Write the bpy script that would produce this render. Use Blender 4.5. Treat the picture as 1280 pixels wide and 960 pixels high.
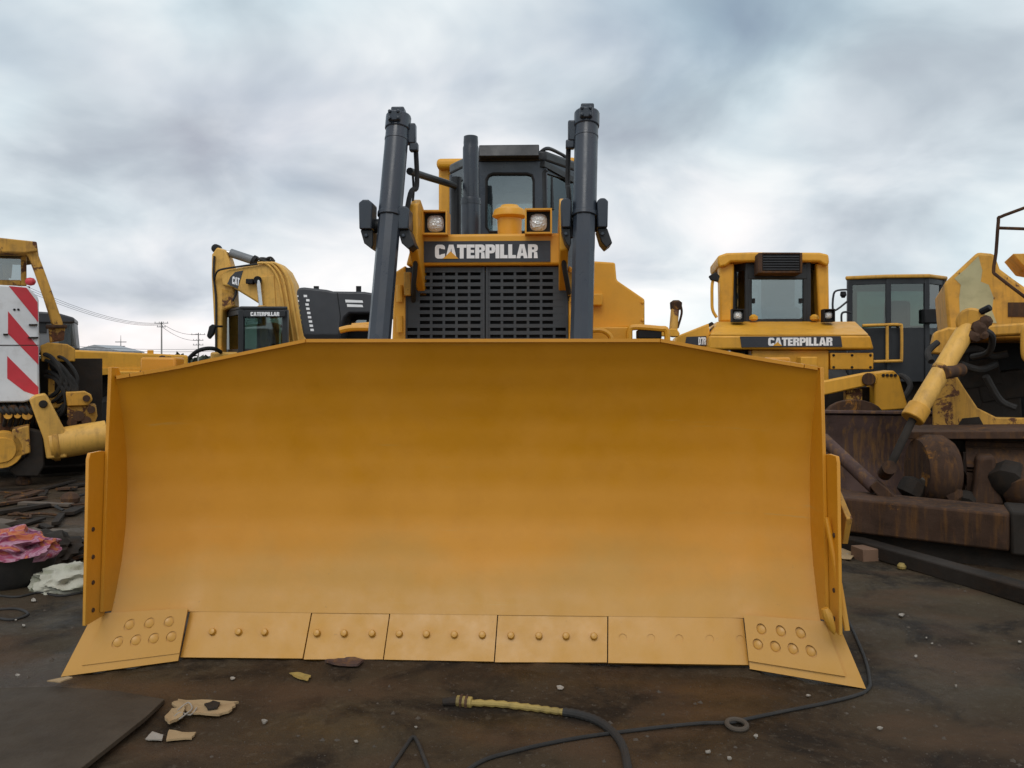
import bpy, bmesh, math, random
from mathutils import Vector, Matrix, noise
random.seed(7)
R = math.radians
for o in list(bpy.data.objects): bpy.data.objects.remove(o)
scene = bpy.context.scene
col = scene.collection

# ------------------------------------------------------------------ camera, sky, sun, exposure
CAM_H = 1.60; FPX = 1000.0; HORIZON = 450.0
cam_d = bpy.data.cameras.new('camera'); cam = bpy.data.objects.new('camera', cam_d); col.objects.link(cam)
cam.location = (0, 0, CAM_H); cam.rotation_euler = (R(90), 0, 0)
cam_d.sensor_width = 36; cam_d.lens = 36 * FPX / 1280
cam_d.shift_y = -(480 - HORIZON) / 1280
cam_d.clip_start = .05; cam_d.clip_end = 5000
scene.camera = cam

SUN_EL, SUN_AZ = 50, 192          # azimuth clockwise from +Y, degrees: high, behind the camera's left shoulder
w = bpy.data.worlds.new('World'); scene.world = w; w.use_nodes = True
nt = w.node_tree; N = nt.nodes; Lk = nt.links; N.clear()
def wn(t, **k):
    n = N.new(t)
    for a, b in k.items(): setattr(n, a, b)
    return n
out = wn('ShaderNodeOutputWorld'); bg = wn('ShaderNodeBackground')
sky = wn('ShaderNodeTexSky', sky_type='NISHITA', sun_disc=False, sun_elevation=R(SUN_EL), sun_rotation=R(SUN_AZ))
sky.air_density = 1.0; sky.dust_density = 2.0
tc = wn('ShaderNodeTexCoord'); sep = wn('ShaderNodeSeparateXYZ'); Lk.new(tc.outputs['Generated'], sep.inputs[0])
def wmath(op, a, b=None, clamp=False):
    n = wn('ShaderNodeMath', operation=op, use_clamp=clamp)
    for i, x in enumerate((a, b)):
        if x is None: continue
        if isinstance(x, (int, float)): n.inputs[i].default_value = x
        else: Lk.new(x, n.inputs[i])
    return n.outputs[0]
zc = wmath('ADD', wmath('MAXIMUM', sep.outputs[2], 0.0), 0.42)
px_ = wmath('DIVIDE', sep.outputs[0], zc); py_ = wmath('DIVIDE', sep.outputs[1], zc)
cmb = wn('ShaderNodeCombineXYZ'); Lk.new(px_, cmb.inputs[0]); Lk.new(py_, cmb.inputs[1]); cmb.inputs[2].default_value = 3.7
def wnoise(scale, detail, rough, dist, off):
    mp = wn('ShaderNodeMapping'); mp.inputs['Location'].default_value = off; Lk.new(cmb.outputs[0], mp.inputs[0])
    n = wn('ShaderNodeTexNoise'); n.inputs['Scale'].default_value = scale; n.inputs['Detail'].default_value = detail
    n.inputs['Roughness'].default_value = rough; n.inputs['Distortion'].default_value = dist
    Lk.new(mp.outputs[0], n.inputs['Vector']); return n.outputs['Fac']
def wramp(f, stops):
    r = wn('ShaderNodeValToRGB'); e = r.color_ramp.elements
    e[0].position, e[0].color = stops[0][0], (*stops[0][1], 1); e[1].position, e[1].color = stops[-1][0], (*stops[-1][1], 1)
    for p, c in stops[1:-1]:
        x = e.new(p); x.color = (*c, 1)
    Lk.new(f, r.inputs[0]); return r.outputs[0]
n1 = wnoise(1.25, 4, .45, .3, (3.3, 5.7, 0)); n2 = wnoise(3.4, 5, .5, .35, (7.1, 4.0, 0))
low = wmath('MULTIPLY', wmath('SUBTRACT', 1.0, wmath('MULTIPLY', sep.outputs[2], 3.2), True), .055)      # overcast thins towards the horizon
shade = wmath('ADD', wmath('ADD', wmath('MULTIPLY', n1, .60), wmath('MULTIPLY', n2, .40)), low)
cloud = wramp(shade, [(.31, (.36, .40, .47)), (.39, (.48, .54, .60)), (.46, (.65, .71, .76)), (.53, (.84, .87, .89)), (.61, (.99, .98, .97))])
cover = wramp(wnoise(.8, 5, .55, .2, (4.4, 9.2, 0)), [(.36, (.55,)*3), (.5, (1,)*3)])
hue = wramp(wnoise(.9, 3, .5, .2, (1.7, 3.3, 0)), [(.36, (.88, 1.0, 1.02)), (.5, (.98, 1, 1)), (.64, (1.03, .985, .99))])
hm_ = wn('ShaderNodeMix', data_type='RGBA', blend_type='MULTIPLY'); hm_.inputs[0].default_value = 1; Lk.new(cloud, hm_.inputs[6]); Lk.new(hue, hm_.inputs[7]); cloud = hm_.outputs[2]
skym = wn('ShaderNodeMix', data_type='RGBA', blend_type='MULTIPLY'); skym.inputs[0].default_value = 1
Lk.new(sky.outputs[0], skym.inputs[6]); skym.inputs[7].default_value = (.10, .10, .10, 1)
mx = wn('ShaderNodeMix', data_type='RGBA'); Lk.new(cover, mx.inputs[0]); Lk.new(skym.outputs[2], mx.inputs[6]); Lk.new(cloud, mx.inputs[7])
Lk.new(mx.outputs[2], bg.inputs[0]); bg.inputs[1].default_value = 1.0; Lk.new(bg.outputs[0], out.inputs[0])

sun_d = bpy.data.lights.new('sun', 'SUN'); sun = bpy.data.objects.new('sun', sun_d); col.objects.link(sun)
sun_d.energy = 1.0; sun_d.angle = R(30); sun_d.color = (1, .97, .92)
sd = Vector((math.sin(R(SUN_AZ)) * math.cos(R(SUN_EL)), math.cos(R(SUN_AZ)) * math.cos(R(SUN_EL)), math.sin(R(SUN_EL))))
sun.rotation_euler = sd.to_track_quat('Z', 'Y').to_euler(); sun.location = (0, 0, 30)
vs = scene.view_settings; vs.view_transform = 'Standard'; vs.look = 'None'; vs.exposure = 0.08; vs.gamma = 1; vs.use_curve_mapping = False

# ------------------------------------------------------------------ materials
MATS = {}
def mat_nodes(name):
    m = bpy.data.materials.new(name); m.use_nodes = True; t = m.node_tree; t.nodes.clear()
    o = t.nodes.new('ShaderNodeOutputMaterial'); b = t.nodes.new('ShaderNodeBsdfPrincipled'); t.links.new(b.outputs[0], o.inputs[0])
    MATS[name] = m
    return m, t, b, o
def nz(t, scale, detail=5, rough=.55, stretch=None, dist=0, off=(0, 0, 0), obj=True):
    c = t.nodes.new('ShaderNodeTexCoord'); mp = t.nodes.new('ShaderNodeMapping')
    mp.inputs['Scale'].default_value = stretch or (1, 1, 1); mp.inputs['Location'].default_value = off
    t.links.new(c.outputs['Object'], mp.inputs[0])
    n = t.nodes.new('ShaderNodeTexNoise'); n.inputs['Scale'].default_value = scale; n.inputs['Detail'].default_value = detail
    n.inputs['Roughness'].default_value = rough; n.inputs['Distortion'].default_value = dist
    t.links.new(mp.outputs[0], n.inputs['Vector']); return n.outputs['Fac']
def rp(t, f, stops):
    r = t.nodes.new('ShaderNodeValToRGB'); e = r.color_ramp.elements
    conv = lambda c: (c, c, c, 1) if isinstance(c, (int, float)) else (*c, 1)
    e[0].position, e[0].color = stops[0][0], conv(stops[0][1]); e[1].position, e[1].color = stops[-1][0], conv(stops[-1][1])
    for p, c in stops[1:-1]: e.new(p).color = conv(c)
    t.links.new(f, r.inputs[0]); return r.outputs[0]
def mixc(t, f, a, b, mode='MIX'):
    n = t.nodes.new('ShaderNodeMix'); n.data_type = 'RGBA'; n.blend_type = mode
    for i, x in ((0, f), (6, a), (7, b)):
        if isinstance(x, (int, float)): n.inputs[i].default_value = x
        elif isinstance(x, tuple): n.inputs[i].default_value = (*x, 1)
        else: t.links.new(x, n.inputs[i])
    return n.outputs[2]
def bump(t, b, f, strength, dist):
    n = t.nodes.new('ShaderNodeBump'); n.inputs['Strength'].default_value = strength; n.inputs['Distance'].default_value = dist
    t.links.new(f, n.inputs['Height']); t.links.new(n.outputs[0], b.inputs['Normal'])
def paint(name, base, rough=.45, dirt=(.06, .045, .03), dirt_amt=.25, rust_at=None, fade=.12, metal=0, bumpd=.0015, streak=0, rust=(.10, .04, .018), spec=.5, film=False):
    m, t, b, o = mat_nodes(name)
    c2 = tuple(min(1, x * (1 + fade) + .012) for x in base); c1 = tuple(x * (1 - fade) for x in base)
    c = rp(t, nz(t, 1.3, 5, .6), [(.3, c1), (.7, c2)])
    if dirt_amt: c = mixc(t, rp(t, nz(t, 5.5, 8, .68, off=(3, 1, 2)), [(.5, 0), (.82, dirt_amt)]), c, dirt)
    if streak: c = mixc(t, rp(t, nz(t, 4, 6, .6, stretch=(5, 5, .5), off=(1, 7, 2)), [(.5, 0), (.75, streak)]), c, rust)
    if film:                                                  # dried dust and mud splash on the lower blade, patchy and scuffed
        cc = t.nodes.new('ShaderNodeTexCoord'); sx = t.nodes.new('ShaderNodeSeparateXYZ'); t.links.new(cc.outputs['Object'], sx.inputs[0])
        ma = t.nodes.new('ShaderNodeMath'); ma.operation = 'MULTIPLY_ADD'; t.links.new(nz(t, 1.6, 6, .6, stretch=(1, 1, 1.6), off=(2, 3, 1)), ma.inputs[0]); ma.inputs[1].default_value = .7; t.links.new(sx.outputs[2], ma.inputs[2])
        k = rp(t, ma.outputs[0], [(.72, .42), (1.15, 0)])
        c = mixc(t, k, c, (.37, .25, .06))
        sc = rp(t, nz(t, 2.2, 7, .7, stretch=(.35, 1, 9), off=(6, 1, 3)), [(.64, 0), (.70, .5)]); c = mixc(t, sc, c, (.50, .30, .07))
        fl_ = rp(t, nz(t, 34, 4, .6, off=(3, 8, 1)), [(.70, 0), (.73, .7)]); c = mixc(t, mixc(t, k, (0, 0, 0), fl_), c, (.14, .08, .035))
    rr = rp(t, nz(t, 7, 5, .6, off=(9, 2, 4)), [(.3, max(0, rough - .1)), (.75, min(1, rough + .16))])
    if rust_at:
        k = rp(t, nz(t, 3.6, 10, .72, dist=.4, off=(5, 5, 1)), [(rust_at, 0), (rust_at + .03, 1)])
        rc = rp(t, nz(t, 25, 5, .7), [(.3, tuple(x * .5 for x in rust)), (.7, tuple(x * 1.7 for x in rust))])
        c = mixc(t, k, c, rc); rr = mixc(t, k, rr, (.88, .88, .88))
    t.links.new(c, b.inputs['Base Color']); t.links.new(rr, b.inputs['Roughness'])
    b.inputs['Metallic'].default_value = metal; b.inputs['Specular IOR Level'].default_value = spec
    bump(t, b, nz(t, 38, 4, .6), .35, bumpd)
    return m
paint('yellow', (.70, .33, .016), .47, dirt_amt=.16, fade=.06, bumpd=.001)
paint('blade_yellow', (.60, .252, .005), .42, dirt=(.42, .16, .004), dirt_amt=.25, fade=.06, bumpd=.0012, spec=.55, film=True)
paint('worn_yellow', (.62, .31, .03), .55, dirt_amt=.55, rust_at=.615, fade=.15, streak=.45)
paint('faded_yellow', (.68, .38, .07), .55, dirt_amt=.45, rust_at=.66, fade=.12, streak=.3)
paint('loader_yellow', (.70, .34, .02), .5, dirt_amt=.3, rust_at=.70, fade=.1, streak=.15)
paint('rusty_yellow', (.52, .27, .035), .7, dirt_amt=.75, rust_at=.53, fade=.2, streak=.7)
paint('slate', (.022, .031, .046), .30, dirt=(.07, .06, .05), dirt_amt=.22, fade=.1, bumpd=.001)
paint('grille_grey', (.032, .036, .042), .5, dirt=(.06, .05, .04), dirt_amt=.4)
paint('black', (.008, .008, .009), .65, dirt=(.03, .025, .02), dirt_amt=.25, spec=.25)
paint('cab_black', (.016, .018, .021), .42, dirt=(.04, .036, .03), dirt_amt=.2, spec=.35)
paint('charcoal', (.028, .030, .036), .45, dirt=(.07, .06, .05), dirt_amt=.3)
paint('grey', (.16, .17, .18), .5, dirt_amt=.3)
paint('rust', (.062, .033, .020), .85, dirt=(.014, .010, .007), dirt_amt=.9, fade=.4, bumpd=.008, streak=.6, rust=(.19, .085, .02), rust_at=.60, spec=.2)
paint('purple_rust', (.085, .050, .042), .8, dirt=(.02, .014, .01), dirt_amt=.8, fade=.3, bumpd=.007, streak=.7, rust=(.26, .13, .03), spec=.25)
paint('grime', (.022, .017, .013), .8, dirt=(.06, .032, .015), dirt_amt=.6, fade=.4, bumpd=.006, spec=.2)
paint('white', (.66, .67, .68), .5, dirt=(.2, .15, .1), dirt_amt=.35, rust_at=.74)
paint('red', (.52, .022, .035), .5, dirt=(.1, .05, .03), dirt_amt=.3, rust_at=.74)
paint('letter_white', (.86, .86, .87), .5, dirt_amt=.12)
paint('decal_dark', (.022, .025, .035), .45, dirt_amt=.15)
paint('pale_primer', (.42, .39, .22), .75, dirt_amt=.35, rust_at=.7)
paint('chrome', (.62, .62, .62), .22, dirt_amt=.2, metal=1)
paint('rubber', (.016, .015, .014), .8, dirt=(.06, .05, .04), dirt_amt=.5, bumpd=.003)
paint('concrete', (.30, .29, .27), .85, dirt_amt=.3, bumpd=.003)
paint('wood', (.10, .075, .055), .85, dirt_amt=.4)
paint('cardboard', (.17, .095, .055), .9, dirt=(.06, .04, .025), dirt_amt=.7)
paint('tan_scrap', (.34, .235, .12), .85, dirt=(.05, .035, .02), dirt_amt=.9, fade=.2)
paint('paper', (.30, .27, .23), .85, dirt=(.12, .09, .06), dirt_amt=.7)
paint('steel_plate', (.050, .037, .024), .8, dirt=(.028, .019, .012), dirt_amt=.8, fade=.3, bumpd=.008, spec=.25)
paint('stone', (.065, .05, .036), .9, dirt_amt=.5, bumpd=.004)
paint('roof_sheet', (.33, .35, .37), .6, dirt_amt=.3)
paint('tape_yellow', (.32, .23, .06), .7, dirt=(.03, .025, .02), dirt_amt=1.0, streak=.5, rust=(.04, .03, .02))
paint('cloth_white', (.40, .39, .32), .95, dirt=(.10, .13, .03), dirt_amt=1.0, bumpd=.002)
paint('seat', (.05, .055, .055), .8)
def cloth_pink():
    m, t, b, o = mat_nodes('cloth_pink')
    c = rp(t, nz(t, 7, 3, .5, dist=1.5), [(.32, (.36, .06, .03)), (.43, (.44, .15, .06)), (.5, (.26, .03, .09)), (.58, (.40, .22, .28)), (.68, (.17, .02, .08))])
    t.links.new(c, b.inputs['Base Color']); b.inputs['Roughness'].default_value = .9
    bump(t, b, nz(t, 60, 3), .3, .002)
cloth_pink()
def glass(name, tint, gl):
    m = bpy.data.materials.new(name); m.use_nodes = True; t = m.node_tree; t.nodes.clear(); MATS[name] = m
    o = t.nodes.new('ShaderNodeOutputMaterial'); tr = t.nodes.new('ShaderNodeBsdfTransparent'); g = t.nodes.new('ShaderNodeBsdfGlossy')
    tr.inputs[0].default_value = (*tint, 1); g.inputs['Roughness'].default_value = .03; g.inputs[0].default_value = (.9, .95, .95, 1)
    f = t.nodes.new('ShaderNodeFresnel'); f.inputs[0].default_value = 1.5
    a = t.nodes.new('ShaderNodeMath'); a.operation = 'ADD'; t.links.new(f.outputs[0], a.inputs[0]); a.inputs[1].default_value = gl; a.use_clamp = True
    mx = t.nodes.new('ShaderNodeMixShader'); t.links.new(a.outputs[0], mx.inputs[0]); t.links.new(tr.outputs[0], mx.inputs[1]); t.links.new(g.outputs[0], mx.inputs[2])
    t.links.new(mx.outputs[0], o.inputs[0])
glass('glass', (.55, .62, .62), .06)
glass('glass_green', (.40, .50, .47), .06)
glass('glass_dusty', (.50, .55, .56), .14)
def lens():
    m, t, b, o = mat_nodes('lens')
    v = t.nodes.new('ShaderNodeTexVoronoi'); v.inputs['Scale'].default_value = 60
    c = t.nodes.new('ShaderNodeTexCoord'); t.links.new(c.outputs['Object'], v.inputs['Vector'])
    b.inputs['Base Color'].default_value = (.72, .74, .74, 1); b.inputs['Roughness'].default_value = .15; b.inputs['Metallic'].default_value = .1
    bump(t, b, v.outputs['Distance'], .8, .01)
lens()
def ground_mat():
    m, t, b, o = mat_nodes('soil')
    c = rp(t, nz(t, .55, 8, .6, dist=.4), [(.33, (.030, .018, .010)), (.47, (.048, .032, .018)), (.58, (.056, .042, .025)), (.7, (.078, .058, .034))])
    c = mixc(t, rp(t, nz(t, 1.7, 9, .68, off=(4, 2, 0), dist=.6), [(.48, 0), (.60, .9)]), c, (.014, .010, .007))
    c = mixc(t, rp(t, nz(t, 22, 6, .7, off=(1, 6, 0)), [(.55, 0), (.75, .6)]), c, (.11, .092, .068))
    c = mixc(t, rp(t, nz(t, 1.1, 5, .5, off=(8, 3, 0), stretch=(1, 2.2, 1)), [(.50, 0), (.66, .7)]), c, (.080, .047, .026))
    t.links.new(c, b.inputs['Base Color'])
    t.links.new(rp(t, nz(t, 1.5, 6, .6, off=(2, 9, 0)), [(.38, .35), (.55, .9)]), b.inputs['Roughness'])
    b.inputs['Specular IOR Level'].default_value = .2
    a = nz(t, 9, 8, .65); d = nz(t, 70, 5, .7)
    ad = t.nodes.new('ShaderNodeMath'); ad.operation = 'MULTIPLY_ADD'; t.links.new(d, ad.inputs[0]); ad.inputs[1].default_value = .35; t.links.new(a, ad.inputs[2])
    bump(t, b, ad.outputs[0], .55, .03)
ground_mat()
def leafy():
    m, t, b, o = mat_nodes('far_green')
    t.links.new(rp(t, nz(t, .6, 4), [(.3, (.035, .045, .03)), (.7, (.07, .085, .055))]), b.inputs['Base Color']); b.inputs['Roughness'].default_value = .95
leafy()

# ------------------------------------------------------------------ mesh helpers
class MB:
    def __init__(s): s.v = []; s.f = []
    def add(s, vs, fs):
        n = len(s.v); s.v += [Vector(x) for x in vs]; s.f += [tuple(i + n for i in f) for f in fs]; return s
    def box(s, c, size, rot=None):
        h = Vector(size) * .5; c = Vector(c); vs = []
        M3 = Matrix.Identity(3)
        if rot is not None: M3 = rot if isinstance(rot, Matrix) else Matrix.Rotation(rot[2], 3, 'Z') @ Matrix.Rotation(rot[1], 3, 'Y') @ Matrix.Rotation(rot[0], 3, 'X')
        for z in (-1, 1):
            for x, y in ((-1, -1), (1, -1), (1, 1), (-1, 1)): vs.append(c + M3 @ Vector((x * h.x, y * h.y, z * h.z)))
        return s.add(vs, [(3, 2, 1, 0), (4, 5, 6, 7), (0, 1, 5, 4), (1, 2, 6, 5), (2, 3, 7, 6), (3, 0, 4, 7)])
    def bar(s, p0, p1, w_, h_, up=(0, 0, 1)):
        p0 = Vector(p0); p1 = Vector(p1); d = (p1 - p0); L = d.length; d.normalize(); u = Vector(up)
        if abs(d.dot(u)) > .98: u = Vector((0, 1, 0))
        sx = d.cross(u).normalized(); uz = sx.cross(d)
        return s.box((p0 + p1) / 2, (w_, L, h_), Matrix((sx, d, uz)).transposed())
    def cyl(s, p0, p1, r0, r1=None, n=18, rot=0):
        p0 = Vector(p0); p1 = Vector(p1); r1 = r0 if r1 is None else r1
        q = (p1 - p0).to_track_quat('Z', 'Y'); vs = []
        for p, r in ((p0, r0), (p1, r1)):
            for k in range(n):
                a = rot + 2 * math.pi * k / n; vs.append(p + q @ Vector((r * math.cos(a), r * math.sin(a), 0)))
        return s.add(vs, [tuple(range(n - 1, -1, -1)), tuple(range(n, 2 * n))] + [(k, (k + 1) % n, n + (k + 1) % n, n + k) for k in range(n)])
    def lathe(s, prof, p0=(0, 0, 0), axis=(0, 0, 1), n=24):
        q = Vector(axis).to_track_quat('Z', 'Y'); p0 = Vector(p0); vs = []; m = len(prof)
        for r, z in prof:
            for k in range(n):
                a = 2 * math.pi * k / n; vs.append(p0 + q @ Vector((r * math.cos(a), r * math.sin(a), z)))
        fs = [tuple(range(n - 1, -1, -1)), tuple(range((m - 1) * n, m * n))]
        for i in range(m - 1):
            for k in range(n): fs.append((i * n + k, i * n + (k + 1) % n, (i + 1) * n + (k + 1) % n, (i + 1) * n + k))
        return s.add(vs, fs)
    def tube(s, pts, r, n=8, closed=False):
        pts = [Vector(p) for p in pts]; m = len(pts); vs = []; prev = None
        rs = r if isinstance(r, (list, tuple)) else [r] * m
        for i, p in enumerate(pts):
            if closed: d = pts[(i + 1) % m] - pts[i - 1]
            else: d = pts[min(i + 1, m - 1)] - pts[max(i - 1, 0)]
            d.normalize()
            if prev is None:
                u = Vector((0, 0, 1)) if abs(d.z) < .9 else Vector((1, 0, 0)); sx = d.cross(u).normalized()
            else: sx = (prev - d * prev.dot(d)).normalized()
            prev = sx; uy = d.cross(sx)
            for k in range(n):
                a = 2 * math.pi * k / n; vs.append(p + (sx * math.cos(a) + uy * math.sin(a)) * rs[i])
        fs = [] if closed else [tuple(range(n - 1, -1, -1)), tuple(range((m - 1) * n, m * n))]
        for i in range(m if closed else m - 1):
            j = (i + 1) % m
            for k in range(n): fs.append((i * n + k, i * n + (k + 1) % n, j * n + (k + 1) % n, j * n + k))
        return s.add(vs, fs)
    def prism(s, poly, axis, a, b):
        n = len(poly)
        mk = {'x': lambda p, t: (t, p[0], p[1]), 'y': lambda p, t: (p[0], t, p[1]), 'z': lambda p, t: (p[0], p[1], t)}[axis]
        return s.add([mk(p, a) for p in poly] + [mk(p, b) for p in poly],
                     [tuple(range(n - 1, -1, -1)), tuple(range(n, 2 * n))] + [(k, (k + 1) % n, n + (k + 1) % n, n + k) for k in range(n)])
    def pp(s, F, px, y, t):                                  # outline at depth y of frame F, with real thickness t
        return s.prism([(q.x, q.z) for q in (F.p(u, v, y) for u, v in px)], 'y', y, y + t)
    def build(s, name, mat, parent=None, bevel=0, seg=2, sub=0):
        me = bpy.data.meshes.new(name); me.from_pydata([tuple(v) for v in s.v], [], s.f)
        bm = bmesh.new(); bm.from_mesh(me); bmesh.ops.recalc_face_normals(bm, faces=bm.faces[:]); bm.to_mesh(me); bm.free()
        return finish(name, me, mat, parent, bevel, seg, sub)
def finish(name, me, mat, parent=None, bevel=0, seg=2, sub=0):
    me.materials.append(MATS[mat]); me.polygons.foreach_set('use_smooth', [True] * len(me.polygons)); me.set_sharp_from_angle(angle=R(34))
    o = bpy.data.objects.new(name, me); col.objects.link(o)
    if parent: o.parent = parent
    if bevel:
        b = o.modifiers.new('bevel', 'BEVEL'); b.width = bevel; b.segments = seg; b.limit_method = 'ANGLE'; b.angle_limit = R(40)
    if sub:
        b = o.modifiers.new('sub', 'SUBSURF'); b.levels = sub; b.render_levels = sub
    return o
class Frame:
    def __init__(s, x, y, yaw): s.o = Vector((x, y, 0)); s.m = Matrix.Rotation(yaw, 3, 'Z'); s.yaw = yaw; s.mi = s.m.transposed()
    def p(s, u, v, yl):                                      # where the sight line meets the local plane y = yl
        c = s.mi @ (Vector((0, 0, CAM_H)) - s.o); d = s.mi @ Vector(((u - 640) / FPX, 1, -(v - HORIZON) / FPX))
        t = (yl - c.y) / d.y; return c + d * t
    def thing(s, name, label, cat, group=None):
        o = bpy.data.objects.new(name, None); col.objects.link(o); o.location = s.o; o.rotation_euler = (0, 0, s.yaw); o.empty_display_size = .2
        tag(o, label, cat, group); return o
def tag(o, label=None, cat=None, group=None, kind=None):
    if label: o['label'] = label
    if cat: o['category'] = cat
    if group: o['group'] = group
    if kind: o['kind'] = kind
    return o
GLY = {
 'C': (.70, [[(0, .2), (.26, .3), (.26, .7), (0, .8)], [(0, .8), (.26, .7), (.33, .77), (.33, 1), (.18, 1), (.06, .94)], [(.33, .77), (.40, .70), (.66, .66), (.66, .84), (.6, .94), (.48, 1), (.33, 1)], [(0, .2), (.06, .06), (.18, 0), (.33, 0), (.33, .23), (.26, .3)], [(.33, .23), (.33, 0), (.48, 0), (.6, .06), (.66, .16), (.66, .36), (.40, .30)]]),
 'A': (.76, [[(0, 0), (.26, 0), (.37, .76), (.37, 1), (.22, 1)], [(.74, 0), (.52, 1), (.37, 1), (.37, .76), (.48, 0)], [(.287, .18), (.453, .18), (.425, .38), (.315, .38)]]),
 'T': (.64, [[(0, .77), (.62, .77), (.62, 1), (0, 1)], [(.18, 0), (.44, 0), (.44, .77), (.18, .77)]]),
 'E': (.56, [[(0, 0), (.26, 0), (.26, 1), (0, 1)], [(.26, .78), (.52, .78), (.52, 1), (.26, 1)], [(.26, .41), (.49, .41), (.49, .61), (.26, .61)], [(.26, 0), (.52, 0), (.52, .22), (.26, .22)]]),
 'R': (.68, [[(0, 0), (.26, 0), (.26, 1), (0, 1)], [(.26, .79), (.40, .79), (.40, 1), (.26, 1)], [(.40, .79), (.40, 1), (.52, .98), (.62, .9), (.65, .72), (.62, .56), (.52, .48), (.40, .45), (.40, .62)], [(.26, .42), (.40, .42), (.40, .62), (.26, .62)], [(.38, 0), (.64, 0), (.60, .44), (.40, .45)]]),
 'P': (.66, [[(0, 0), (.26, 0), (.26, 1), (0, 1)], [(.26, .79), (.40, .79), (.40, 1), (.26, 1)], [(.40, .79), (.40, 1), (.52, .98), (.62, .9), (.65, .69), (.62, .48), (.52, .38), (.40, .36), (.40, .56)], [(.26, .36), (.40, .36), (.40, .56), (.26, .56)]]),
 'I': (.30, [[(0, 0), (.26, 0), (.26, 1), (0, 1)]]),
 'L': (.54, [[(0, 0), (.26, 0), (.26, 1), (0, 1)], [(.26, 0), (.50, 0), (.50, .23), (.26, .23)]]),
 'D': (.70, [[(0, 0), (.26, 0), (.26, 1), (0, 1)], [(.26, .78), (.40, .78), (.40, 1), (.26, 1)], [(.26, 0), (.40, 0), (.40, .22), (.26, .22)], [(.40, 0), (.55, .04), (.65, .2), (.65, .8), (.55, .96), (.40, 1), (.40, .5)]]),
 '7': (.60, [[(0, .77), (.58, .77), (.58, 1), (0, 1)], [(.12, 0), (.38, 0), (.58, .77), (.30, .77)]]),
}
def block_text(name, s, mat, parent, at2, depth_y, depth=.004):
    """heavy block letters; at2(fx, fz) maps 0..1 across the word to a local point on the face"""
    tot = sum(GLY[c][0] for c in s) - .05; x = 0; mb = MB(); k = 0
    for c in s:
        for poly in GLY[c][1]:
            k += 1; f = [at2((x + a) / tot, b) for a, b in poly]; dv = Vector((0, -1, 0)) * (depth + .0002 * (k % 3)); n = len(f)
            mb.add(f + [p + dv for p in f], [tuple(range(n)), tuple(range(n, 2 * n))] + [(i, (i + 1) % n, n + (i + 1) % n, n + i) for i in range(n)])
        x += GLY[c][0]
    return mb.build(name, mat, parent)
def sub_curve(pts, k=6, closed=False):                        # Catmull-Rom
    pts = [Vector(p) for p in pts]; out_ = []; n = len(pts)
    for i in range(n if closed else n - 1):
        g = lambda j: pts[j % n] if closed else pts[max(0, min(n - 1, j))]
        a, b, c, d = g(i - 1), g(i), g(i + 1), g(i + 2)
        for q in range(k):
            t = q / k; out_.append(.5 * ((2 * b) + (c - a) * t + (2 * a - 5 * b + 4 * c - d) * t * t + (3 * b - a - 3 * c + d) * t ** 3))
    if not closed: out_.append(pts[-1])
    return out_
def ghz(x, y):
    if y > 40 or y < -10 or abs(x) > 40: return 0.0
    return .006 * math.sin(1.7 * x + .6 * y) + .005 * math.sin(2.9 * y - 1.1 * x + 1) + .004 * (noise.noise(Vector((x * 1.3, y * 1.3, 3))))
def G(u, v, dz=0.0):
    y = CAM_H * FPX / (v - HORIZON); x = (u - 640) / FPX * y; return Vector((x, y, ghz(x, y) + dz))

# ------------------------------------------------------------------ ground
def ground():
    def axis(lo, hi, near_lo, near_hi, st):
        a = []; x = near_lo
        while x <= near_hi: a.append(x); x += st
        g = st; x = near_hi
        while x < hi: g *= 1.35; x += g; a.append(min(x, hi))
        g = st; x = near_lo
        while x > lo: g *= 1.35; x -= g; a.insert(0, max(x, lo))
        return a
    xs = axis(-1500, 1500, -7, 8, .12); ys = axis(-60, 2500, 1.5, 14, .12)
    mb = MB(); nx = len(xs)
    mb.v = [Vector((x, y, ghz(x, y))) for y in ys for x in xs]
    mb.f = [(j * nx + i, j * nx + i + 1, (j + 1) * nx + i + 1, (j + 1) * nx + i) for j in range(len(ys) - 1) for i in range(nx - 1)]
    o = mb.build('ground', 'soil'); o['kind'] = 'structure'
ground()

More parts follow.
